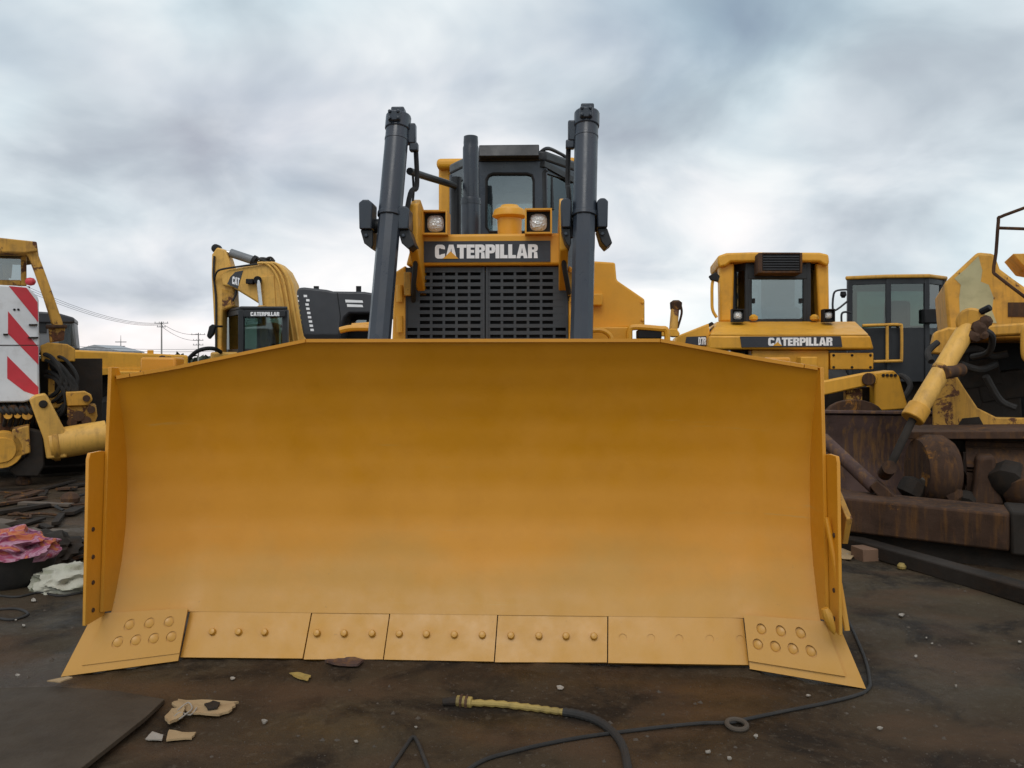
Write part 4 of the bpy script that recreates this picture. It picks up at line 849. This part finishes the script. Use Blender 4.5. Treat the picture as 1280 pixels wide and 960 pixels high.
MB().cyl(E.p(272, 311, .9), E.p(290, 317, .9), .04, n=12).build('rod', 'chrome', bc); MB().lathe([(.05, -.1), (.1, -.08), (.1, .08), (.05, .1)], E.p(271, 311, .9), (0, 1, 0), 14).build('rod_eye', 'black', bc); MB().cyl(E.p(316, 325, .9), E.p(320, 327, .9), .125, n=16).build('gland', 'black', bc)
for pts in ([(318, 326, .9), (326, 323, .85), (334, 324, .85), (342, 328, .8)], [(322, 328, .9), (330, 325, .8), (338, 322, .8), (343, 327, .8)], [(318, 322, .9), (328, 325, .8), (340, 330, .7)]): TB(E, 'hose', 'rubber', bo, pts, .03)
bcy = CY(E, 'boom_cylinder', 'chrome', ev, (323, 350, .45), (327, 388, .45), .05); MB().cyl(E.p(322, 350, .4), E.p(322, 350, .7), .09, n=14).build('pin', 'black', bcy); CY(E, 'barrel', 'faded_yellow', bcy, (327, 382, .45), (332, 440, .45), .09)
PP(E, 'boom_side_plate', 'faded_yellow', bo, [(326, 346), (342, 344), (345, 386), (330, 384)], .57, .03, .01)  # raised plate on the boom face, same paint as the boom
lg = PP(E, 'logo_patch', 'charcoal', bo, [(284, 355), (288, 346), (294, 340), (304, 338), (297, 361)], .592, .008, 0)
la, lb = E.p(290, 356, .59), E.p(299.5, 344, .59)
block_text('lettering', 'CAT', 'letter_white', lg, lambda f, g: Vector((la.x + (lb.x - la.x) * (f * .92 + .08 * g), .5915, la.z + (lb.z - la.z) * (g * .8 + .2 * (1 - f) - .1))), 0)
PP(E, 'work_light', 'black', bo, rect(307, 348.5, 316, 354.5), .45, .15)
def ex_(u, y): return E.p(u, 400, y).x
ple = [(ex_(302, 0), 0), (ex_(357, .05), .05), (ex_(360, 1.6), 1.6), (ex_(288, 1.6), 1.6), (ex_(278, .9), .9)]
ple = [(ex_(302, 0), 0), (ex_(357, .05), .05), (ex_(355, 1.7), 1.7), (ex_(277, 1.7), 1.7)]
cab(ev, ple, 1.2, E.p(0, 436, 0).z, E.p(0, 387, 0).z, 'cab_black', 'glass_green', .06, 'cab_black', .07, .08)
PP(E, 'cab_nameboard', 'cab_black', ev, rect(304, 388, 356, 396), -.09, .08)
na, nb = E.p(313, 395, -.1), E.p(349, 390, -.1)
block_text('lettering', 'CATERPILLAR', 'letter_white', ev, lambda f, g: Vector((na.x + (nb.x - na.x) * f, -.092, na.z + (nb.z - na.z) * g)), 0)
mb = MB(); q = E.p(335, 425, .9); mb.box((q.x, .9, q.z), (.5, .2, .8)); mb.build('seat_back', 'seat', ev, .08, 3)
PP(E, 'inner_post', 'cab_black', ev, rect(322, 398, 330, 436), 1.2, .1)
mr = PP(E, 'mirror', 'black', ev, [(258, 420), (261, 408), (265, 405), (269, 407), (266, 418), (261, 424)], -.1, .12, .02); CY(E, 'mirror_arm', 'black', mr, (268, 408, -.05), (278, 408, .1), .025, 8)
TB(E, 'handrail', 'black', ev, [(236, 448, 0), (245, 440, 0), (256, 436, 0), (268, 436, .1), (276, 440, .3)], .045)
PP(E, 'house', 'faded_yellow', ev, rect(262, 440, 440, 470), .3, 2.4, .05)
MB().box((.2, 1.5, .9), (1.0, 1.0, .4)).build('slew_ring', 'grime', ev)
for x in (-.9, 1.3): track(ev, x, -.2, 3.4, .45, .6)

# ------------------------------------------------------------------ dark grey excavator body
K = Frame(-3.4, 14.2, 0)
gk = K.thing('excavator', 'dark grey machine house with white lettering beside the yellow boom', 'excavator')
kb = PP(K, 'engine_house', 'charcoal', gk, [(370, 364), (373, 359.5), (380, 359), (408, 362), (416, 364), (455, 364.5), (470, 367), (475, 372), (475, 392), (437, 392), (431, 397), (428, 404), (426, 415), (424, 428), (386, 428), (379, 420), (375, 400)], .0, 2.0, .06)
PP(K, 'door_seam', 'black', kb, [(421, 366), (422, 366), (426, 396), (424, 418), (423, 418), (425, 396)], -.006, .005, 0)
PP(K, 'lower_skirt', 'black', gk, [(379, 417), (424, 417), (424, 430), (385, 430)], -.03, .1, .02)
PP(K, 'arch_interior', 'black', gk, rect(425, 390, 476, 440), .6, .8)
PP(K, 'arch_window', 'glass_dusty', gk, [(432, 402), (444, 400), (458, 400), (458, 412), (430, 412)], .55, .02, 0)
for k in range(9):
    v = 368.5 + k * 5.3; u = 379.5 + k * 1.05 + (2 if k == 1 else 0); PP(K, 'white_character', 'letter_white', kb, [(u, v), (u + 4.2, v + .2), (u + 4.4, v + 3), (u + .3, v + 2.9)], -.006, .005, 0)
for k in range(8): v = 369 + k * 6; u = 371.5 + k * .8; PP(K, 'edge_mark', ('letter_white' if k < 2 else 'tape_yellow'), kb, [(u, v), (u + 1.3, v + .2), (u + 1.5, v + 2.2), (u + .2, v + 2)], -.006, .005, 0)
for v in (374.5, 380): PP(K, 'white_plate', 'letter_white', kb, [(431.5 + (v > 375) * 2, v), (453, v + 1), (454, v + 4), (432 + (v > 375) * 2, v + 3.6)], -.006, .005, 0)
for u in (392, 445): PP(K, 'top_handle', 'black', kb, rect(u, 357.5, u + 6, 366), .4, .05, 0)
PP(K, 'undercarriage', 'grime', gk, rect(384, 430, 474, 560), .4, 1.6, .05)
for x in (-.45, 1.2): track(gk, x, -.1, 2.8, .42, .5)

# ------------------------------------------------------------------ far background: poles, wires, sheds, trees
def pole(u, top_v, D, hgt, arms, label):
    x = (u - 640) / FPX * D; f = Frame(x, D, 0); o = f.thing('utility_pole', label, 'utility pole', None)
    zt = CAM_H + (HORIZON - top_v) / FPX * D
    MB().cyl((0, 0, 0), (0, 0, zt), .17, .11, 10).build('pole', 'concrete', o)
    for dz, w_ in arms:
        MB().box((0, -.12, zt - dz), (w_, .1, .12)).build('crossarm', 'grey', o)
        for k in (-.45, -.15, .15, .45): MB().cyl((w_ * k, -.12, zt - dz + .06), (w_ * k, -.12, zt - dz + .3), .05, n=6).build('insulator', 'grey', o)
    return zt
pole(202, 402, 150, 8, ((.3, 2.6), (1.0, 1.6)), 'tall concrete utility pole with two crossarms beyond the yellow truck crane')
pole(248, 416, 170, 8, ((.4, 3.0), (1.6, 2.2), (2.6, 2.2)), 'utility pole with three crossarms close beside the yellow excavator')
pole(115, 432, 230, 8, ((.3, 2.0),), 'short distant utility pole by the pale shed roof')
mst = Frame((151 - 640) / FPX * 260, 260, 0); ms = mst.thing('lattice_mast', 'thin pointed mast with crossbars above the distant shed', 'mast')
zt = CAM_H + (450 - 419) / 1000 * 260; MB().cyl((0, 0, 0), (0, 0, zt), .35, .05, 6).build('mast_pole', 'grey', ms)
for dz, w_ in ((2.2, 3.6), (3.6, 2.8)): MB().box((0, 0, zt - dz), (w_, .2, .25)).build('crossbar', 'grey', ms)
def wire(a, b, sag):
    P0, P1 = [Vector(((u - 640) / FPX * D, D, CAM_H + (HORIZON - v) / FPX * D)) for u, v, D in (a, b)]
    pts = [P0.lerp(P1, k / 14) - Vector((0, 0, sag * 4 * (k / 14) * (1 - k / 14))) for k in range(15)]
    rr = [.00022 * p.y for p in pts]
    o = MB().tube(pts, rr, 5).build('power_line', 'black'); tag(o, 'thin dark power line sagging towards the utility pole', 'power line', 'power lines at the left')
for dv in (0, 3, 6): wire((20, 352 + dv, 70), (202, 403.5 + dv * .4, 150), 1.2)
for dv in (0, 4): wire((202, 404 + dv, 150), (248, 417.5 + dv * 2, 170), .8)
for dv in (0, 3): wire((60, 430 + dv, 200), (268, 436 + dv, 170), .6)
def shed(u0, u1, vt, ve, D, mat, label):
    f = Frame(((u0 + u1) / 2 - 640) / FPX * D, D, 0); o = f.thing('shed', label, 'shed'); w_ = (u1 - u0) / FPX * D; ze = CAM_H + (HORIZON - ve) / FPX * D; zr = CAM_H + (HORIZON - vt) / FPX * D
    MB().box((0, 6, ze / 2), (w_, 12, ze)).build('wall', 'concrete', o); MB().prism([(-w_ / 2 - .4, ze), (0, zr), (w_ / 2 + .4, ze), (w_ / 2 + .4, ze - .3), (-w_ / 2 - .4, ze - .3)], 'y', -.5, 12.5).build('roof', mat, o)
shed(88, 150, 431, 439, 200, 'roof_sheet', 'low distant shed with pale grey sheet roof')
shed(795, 850, 436, 441, 240, 'roof_sheet', 'small distant shed beside the right hand bulldozer')
tr = MB()
for k in range(420):
    x = random.uniform(-330, 330); D = random.uniform(280, 330); h_ = random.uniform(2.5, 6) * (.6 + .6 * noise.noise(Vector((x * .02, 0, 0))) ** 2)
    for q in range(4):
        c = Vector((x + random.uniform(-3, 3), D, h_ * random.uniform(.3, .8))); r_ = random.uniform(1.2, 2.4)
        vs_ = [c + Vector((random.uniform(-1, 1), random.uniform(-1, 1), random.uniform(-1, 1))).normalized() * r_ * random.uniform(.6, 1.2) for _ in range(6)]
        tr.add(vs_, [(0, 1, 2), (1, 2, 3), (2, 3, 4), (3, 4, 5), (0, 2, 4), (1, 3, 5)])
tag(tr.build('tree_line', 'far_green'), 'low hazy green tree line on the horizon', 'trees', kind='stuff')

# ------------------------------------------------------------------ clutter on the ground
def rubble_cloth(name, mat, label, cat, c, size, seed, amp=.35, sub=4, freq=2.2):
    bm = bmesh.new(); bmesh.ops.create_icosphere(bm, subdivisions=sub, radius=1)
    for v in bm.verts:
        c_ = v.co; wv = Vector((noise.noise(c_ * 1.4 + Vector((seed, 1, 2))), noise.noise(c_ * 1.4 + Vector((5, seed, 2))), noise.noise(c_ * 1.4 + Vector((9, 1, seed))))); p = (c_ + wv * .55) * freq + Vector((seed, seed * 2, seed)); r_ = 1 + amp * (1 - 2 * abs(noise.noise(p))) + amp * .22 * (1 - 2 * abs(noise.noise(p * 2.1))) + .25 * noise.noise(v.co * .9 + Vector((seed, 0, 0)))
        w_ = v.co * r_; z = max(w_.z * size[2] + size[2] * .6, -.01 + 0 * w_.x)
        v.co = Vector((w_.x * size[0], w_.y * size[1], z))
    me = bpy.data.meshes.new(name); bm.to_mesh(me); bm.free(); o = finish(name, me, mat); me.polygons.foreach_set('use_smooth', [True] * len(me.polygons)); o.location = c
    return tag(o, label, cat)
q = G(-22, 740); tub = MB(); tub.lathe([(.26, 0), (.30, .05), (.335, .2), (.345, .22), (.32, .22), (.30, .18), (.1, .16)], (0, 0, 0), n=24); o = tub.build('tub', 'rubber'); o.location = (q.x, q.y + .25, q.z - .005); tag(o, 'low black rubber tub under the crumpled pink cloth', 'tub')
rubble_cloth('cloth_heap', 'cloth_pink', 'crumpled pink and orange patterned cloth heaped on the black tub', 'cloth', (q.x + .02, q.y + .25, .19), (.25, .22, .10), 3.1, .45, 5, 1.15)
q = G(66, 742); rubble_cloth('cloth_heap', 'cloth_white', 'crumpled white and green cloth on the ground by the blade', 'cloth', (q.x, q.y + .16, -.005), (.17, .14, .085), 8.2, .45, 5, 1.3)
q = G(58, 700); rubble_cloth('sack', 'grime', 'dark crumpled sack behind the white cloth', 'sack', (q.x - .05, q.y, -.005), (.26, .2, .12), 5.2, .3)
q = G(90, 690); rubble_cloth('sack', 'stone', 'brown crumpled sack against the left end of the blade', 'sack', (q.x - .02, q.y + .1, -.005), (.2, .18, .1), 6.6, .3)
def scrap(name, mat, pts, label, cat, t=.006, lift=.0, group=None, curl=.012, seed=0):
    rnd = random.Random(seed); P0 = [G(u, v) for u, v in pts]; P = []; m = len(P0); c = sum(P0, Vector()) / m
    sub_ = 4 if m > 3 else 2
    for k in range(m):
        a, b = P0[k], P0[(k + 1) % m]
        for q in range(sub_):
            p = a.lerp(b, q / sub_); P.append(c + (p - c) * (1 + rnd.uniform(-.10, .08)))
    n = len(P); rings = [1, .68, .34]; mb = MB(); vs = []
    for side in (0, 1):
        for rg_ in rings:
            for p in P:
                d = (p - c) * rg_; zc_ = curl * (.5 + .5 * noise.noise(Vector((p.x * 9 + seed, p.y * 9, rg_ * 3)))) * (1.25 if rg_ == 1 else .9)
                vs.append(Vector((d.x, d.y, lift + max(0, zc_) + t * side)))
        vs.append(Vector((0, 0, lift + curl * .3 + t * side)))
    fs = []; st = n * 3 + 1
    for side in (0, 1):
        o_ = side * st
        for r_ in range(2):
            for k in range(n): fs.append((o_ + r_ * n + k, o_ + r_ * n + (k + 1) % n, o_ + (r_ + 1) * n + (k + 1) % n, o_ + (r_ + 1) * n + k))
        for k in range(n): fs.append((o_ + 2 * n + k, o_ + 2 * n + (k + 1) % n, o_ + 3 * n))
    fs += [(k, (k + 1) % n, st + (k + 1) % n, st + k) for k in range(n)]
    o = mb.add(vs, fs).build(name, mat); o.location = c + Vector((0, 0, -.001)); return tag(o, label, cat, group)
o = MB(); P = [G(206, 879), G(182, 908), G(100, 975), G(-250, 1010), G(-250, 905), G(-40, 862), G(70, 858), G(150, 866)]
pt = lambda p: -.012 + .055 * max(0, min(1, (4.05 - p.y) / .55)); k = len(P)
o.add([(p.x, p.y, pt(p) - .022) for p in P] + [(p.x, p.y, pt(p)) for p in P], [tuple(range(k)), tuple(range(k, 2 * k))] + [(i, (i + 1) % k, k + (i + 1) % k, k + i) for i in range(k)]); tag(o.build('steel_plate', 'steel_plate', None, .003), 'large flat brown steel plate lying on the ground with a dark cut edge', 'plate')
for k, (u, v) in enumerate(((94, 932), (103, 938))): scrap('slot_scrap', 'black', [(u, v), (u + 9, v - 3), (u + 10, v - 1.5), (u + 1, v + 1.5)], 'short black strip lying on the flat brown steel plate', 'strip', .004, .04, 'black strips on the plate', .002)
scrap('cardboard_piece', 'tan_scrap', [(215, 888), (222, 881), (262, 883), (297, 884), (292, 891), (276, 900), (240, 898)], 'tan flattened scrap with a dark hole beside the steel plate', 'scrap', .01, .004, None, .02, 1)
scrap('hole_patch', 'grime', [(256, 889), (266, 885), (275, 887), (272, 894), (260, 895)], 'dark patch painted as a hole in the tan flattened scrap', 'rag', .008, .022, None, .006, 2)  # dark piece laid on the scrap, the hole's shade is its colour
scrap('cardboard_piece', 'tan_scrap', [(205, 905), (215, 892), (232, 890), (228, 902), (212, 912)], 'crumpled tan scrap touching the steel plate edge', 'scrap', .012, .004, None, .03, 3)
scrap('cardboard_piece', 'paper', [(181, 926), (190, 916), (204, 921), (203, 928)], 'small pale triangular scrap near the plate edge', 'scrap', .006, .002, None, .012, 4)
scrap('cardboard_piece', 'tan_scrap', [(208, 928), (212, 916), (244, 918), (240, 926)], 'small tan rectangular scrap in front of the bigger tan scraps', 'scrap', .008, .002, None, .01, 5)
tag(MB().tube(sub_curve([G(222, 896, .03), G(235, 888, .035), G(240, 894, .03), G(232, 901, .03), G(222, 905, .02), G(213, 906, .015), G(224, 899, .03), G(238, 899, .02), G(246, 893, .03)], 5), .0032, 6).build('string', 'paper'), 'pale knotted string lying over the tan scraps', 'string')
scrap('leaf', 'tape_yellow', [(362, 848), (372, 846), (389, 850), (384, 857), (372, 853)], 'yellow dry leaf on the ground before the blade', 'leaf', .003, .0, None, .02, 6)
scrap('twig_strip', 'tan_scrap', [(58, 861), (85, 856), (92, 857), (76, 863)], 'thin tan strip at the left end bit', 'strip', .006, 0.034, None, .006, 7)
scrap('rag', 'purple_rust', [(405, 833), (430, 830), (455, 833), (448, 839), (415, 838)], 'flattened reddish rag at the foot of the cutting edges', 'rag', .012, 0, None, .02, 8)
def where(u, v):
    if u < 110 and v < 850: return 'small pale paper scrap on the ground near the cloth heaps'
    if u < 480: return 'small pale paper scrap between the steel plate and the cutting edges'
    if u < 1060 and v > 840: return 'small pale paper scrap on the dirt along the hose and cable'
    if v < 740: return 'small pale paper scrap on the dirt by the long steel rail'
    return 'small pale paper scrap on open dirt beyond the right end bit'
rnd = random.Random(11)
spots = [(22, 855), (290, 852), (885, 943), (912, 951), (1127, 772), (1165, 806), (1145, 822), (1240, 732), (945, 922), (20, 776), (42, 752), (30, 782), (1010, 870), (1158, 799), (1275, 805), (330, 905), (445, 930), (520, 912), (700, 862), (1195, 860), (86, 838), (1100, 912), (1200, 700), (1060, 697)]
for k, (u, v) in enumerate(spots):
    r_ = rnd.uniform(1.8, 5); n_ = rnd.randint(4, 6); a0 = rnd.random() * 6
    lift = .036 if (u < 70 and v > 850) else 0
    scrap('paper_scrap', 'paper', [(u + r_ * rnd.uniform(.6, 1.2) * math.cos(a0 + 6.283 * j / n_), v + .5 * r_ * rnd.uniform(.6, 1.2) * math.sin(a0 + 6.283 * j / n_)) for j in range(n_)], where(u, v), 'paper scrap', .003, lift, where(u, v).replace('scrap', 'scraps', 1), .02, k)
# litter by the push beam
bx_ = MB().box((0, 0, .05), (.20, .16, .10)); o = bx_.build('cardboard_box', 'cardboard', None, .004); o.location = G(1085, 699, -.003); o.rotation_euler = (0, 0, .2); tag(o, 'small crushed brown cardboard box beneath the rusty push beam', 'box')
scrap('cardboard_sheet', 'tan_scrap', [(1038, 690), (1056, 690), (1072, 696), (1062, 703), (1044, 698)], 'torn tan cardboard sheet beside the small brown box', 'cardboard', .006, 0, None, .03, 21)
scrap('cardboard_sheet', 'paper', [(1095, 694), (1112, 695), (1116, 701), (1098, 702)], 'pale cardboard flap on the right of the small brown box', 'cardboard', .006, 0, None, .03, 22)
o = MB().lathe([(.01, 0), (.03, .012), (.033, .03), (.02, .05)], n=10).build('fruit', 'tape_yellow'); o.location = G(1127, 713, -.002); tag(o, 'small orange lump on the ground by the cardboard box', 'lump')
# gravel and chips
gv = MB(); rnd = random.Random(4)
for k in range(3200):
    if k < 2000:
        v = rnd.uniform(800, 990) ; u = rnd.uniform(-40, 1320)
    else: v = rnd.uniform(630, 840); u = rnd.choice((rnd.uniform(-30, 112), rnd.uniform(1045, 1320)))
    p = G(u, v); r_ = rnd.uniform(.0018, .0045) * (1 + 2.2 * (rnd.random() < .05))
    if u < 215 and v > 855: continue
    a0 = rnd.random() * 3; vs_ = [p + Vector((r_ * rnd.uniform(.7, 1.5) * math.cos(a0 + k2 * 1.5708), r_ * rnd.uniform(.7, 1.5) * math.sin(a0 + k2 * 1.5708), -.001)) for k2 in range(4)] + [p + Vector((rnd.uniform(-.3, .3) * r_, rnd.uniform(-.3, .3) * r_, r_ * rnd.uniform(.4, 1)))]
    gv.add(vs_, [(0, 1, 4), (1, 2, 4), (2, 3, 4), (3, 0, 4), (3, 2, 1, 0)])
tag(gv.build('gravel', 'stone'), 'fine gravel and grit strewn over the dirt', 'gravel', kind='stuff')
# hose with yellow wrapping, and cables
h0 = [G(u, v, .018) for u, v in ((586, 884), (620, 885), (660, 889), (692, 893), (722, 897), (748, 906), (768, 922), (780, 942), (786, 975))]
hose = Frame(0, 0, 0).thing('hose', 'thick hose wrapped in yellow tape with a metal coupling', 'hose')
cv = sub_curve(h0, 8); cut = 27
MB().tube(cv[:cut + 1], [.015 + .0025 * math.sin(i * 2.1) for i in range(cut + 1)], 10).build('taped_hose', 'tape_yellow', hose); MB().tube(cv[cut:], [.017 + .003 * (i % 2) * (i < 18) for i in range(len(cv) - cut)], 10).build('rubber_hose', 'rubber', hose)
p = G(571, 882, .02); q = G(590, 884, .02); MB().cyl(p, q, .026, n=8).build('coupling', 'tape_yellow', hose, .004); MB().cyl(G(553, 883, .017), p, .017, .024, n=8).build('nozzle', 'grime', hose, .003)
for f_ in (.25, .6): MB().cyl(p.lerp(q, f_), p.lerp(q, f_ + .15), .031, n=10).build('clamp', 'rust', hose)
c1_ = [G(u, v, .009) for u, v in ((1020, 735), (1050, 762), (1078, 815), (1087, 850), (1084, 862), (1070, 869), (1030, 879), (980, 889), (930, 900), (912, 904), (880, 905), (840, 909), (800, 914), (740, 922), (690, 931), (640, 943), (600, 956), (560, 985))]
tag(MB().tube(sub_curve(c1_, 6), .0085, 8).build('cable', 'rubber'), 'long thin black cable running from the right end bit across the ground', 'cable')
c2_ = [G(u, v, .008) for u, v in ((470, 990), (492, 958), (508, 934), (516, 924), (522, 930), (530, 950), (545, 990))]
tag(MB().tube(sub_curve(c2_, 6), .008, 8).build('cable', 'rubber'), 'short bent black cable peaking at the edge of the dirt', 'cable')
rg = MB(); pc_ = G(921, 908, .014); rg.tube([pc_ + Vector((.042 * math.cos(a), .042 * math.sin(a), .004 * math.sin(a))) for a in [2 * math.pi * k / 24 for k in range(24)]], .011, 8, True); tag(rg.build('rubber_ring', 'stone'), 'small brownish rubber ring beside the long cable', 'ring')
for k, pts in enumerate((((-10, 745), (20, 748), (50, 742), (75, 746), (104, 741)), ((-10, 772), (15, 775), (35, 768), (20, 762), (-10, 764)))): tag(MB().tube(sub_curve([G(u, v, .007) for u, v in pts], 6), .008, 6).build('cable', 'rubber'), ('thin black cable lying straight past the white cloth', 'looped black cable lying on the ground before the black tub')[k], 'cable')
# rusty oil lines poking above the blade's left shoulder
for pts in ([(150, 560, .42), (172, 480, .42), (182, 459, .42), (192, 452, .42), (203, 451, .42), (214, 449, .42), (226, 470, .45)], [(185, 560, .42), (194, 470, .42), (197, 455, .42), (200, 449, .42), (205, 448, .42), (212, 470, .42)]): TB(M, 'tilt_line', 'rust', dozer, pts, .013, 6)

# dark scrap strewn under the left machine
rnd = random.Random(21)
for k in range(46):
    u = rnd.uniform(-20, 106); v = rnd.uniform(606, 705); p = G(u, v); kind = rnd.choice(('board', 'board', 'lump', 'rod'))
    if kind == 'board': o = MB().box((0, 0, .03), (rnd.uniform(.15, .5), rnd.uniform(.06, .16), .03), (rnd.uniform(-.1, .1), rnd.uniform(-.08, .08), 0)).build('scrap_board', rnd.choice(('wood', 'grime', 'rust')), None, .003)
    elif kind == 'lump': o = MB().lathe([(.03, -.01), (.09, .01), (.10, .05), (.07, .09), (.02, .11)], n=7).build('rubble_lump', rnd.choice(('grime', 'stone', 'rust')))
    else: o = MB().tube(sub_curve([(0, 0, .02), (.15, .03, .04), (.3, -.03, .02), (.5, .04, .02)], 4), .014, 6).build('scrap_rod', rnd.choice(('rust', 'rubber')))
    o.location = p; o.rotation_euler = (0, 0, rnd.random() * 3.1)
    o.scale = (rnd.uniform(.8, 1.5), rnd.uniform(.7, 1.2), rnd.uniform(.7, 1.2))
    look = {'wood': 'brown wooden', 'grime': 'blackened', 'rust': 'rusty', 'stone': 'grey', 'rubber': 'black'}[o.data.materials[0].name]
    nm = {'board': 'board', 'lump': 'rubble lump', 'rod': 'bent rod'}[kind]
    tag(o, '%s %s in the scrap strewn beside the striped machine' % (look, nm), nm, '%s %ss in the scrap' % (look, nm))

ls = MB(); rnd = random.Random(9)
O2 = M
def wpt(x, y, z): v = M.m @ Vector((x, y, 0)) + M.o; return Vector((v.x, v.y, z + ghz(v.x, v.y)))
xs3 = [-1.98 + k * .022 for k in range(181)]; prof3 = [(-.09, -.006), (-.05, .25), (-.02, .75), (.01, 1.0), (.06, .6)]
for x in xs3:
    base = wing(x) * 1.05 + (.0 if abs(x) < 1.49 else -.01); hgt = max(.001, .016 + .022 * noise.noise(Vector((x * 3.1, 2, 0))) + .012 * noise.noise(Vector((x * 11, 5, 0))))
    for dy, f in prof3: ls.v.append(wpt(x, base + dy * (1 + .5 * noise.noise(Vector((x * 5, dy * 9, 1)))), -.004 + f * hgt))
n5 = len(prof3)
for i in range(len(xs3) - 1):
    for j in range(n5 - 1): ls.f.append((i * n5 + j, (i + 1) * n5 + j, (i + 1) * n5 + j + 1, i * n5 + j + 1))
tag(ls.build('loose_soil', 'soil'), 'low ridge of loose dark soil along the cutting edge', 'soil', kind='stuff')
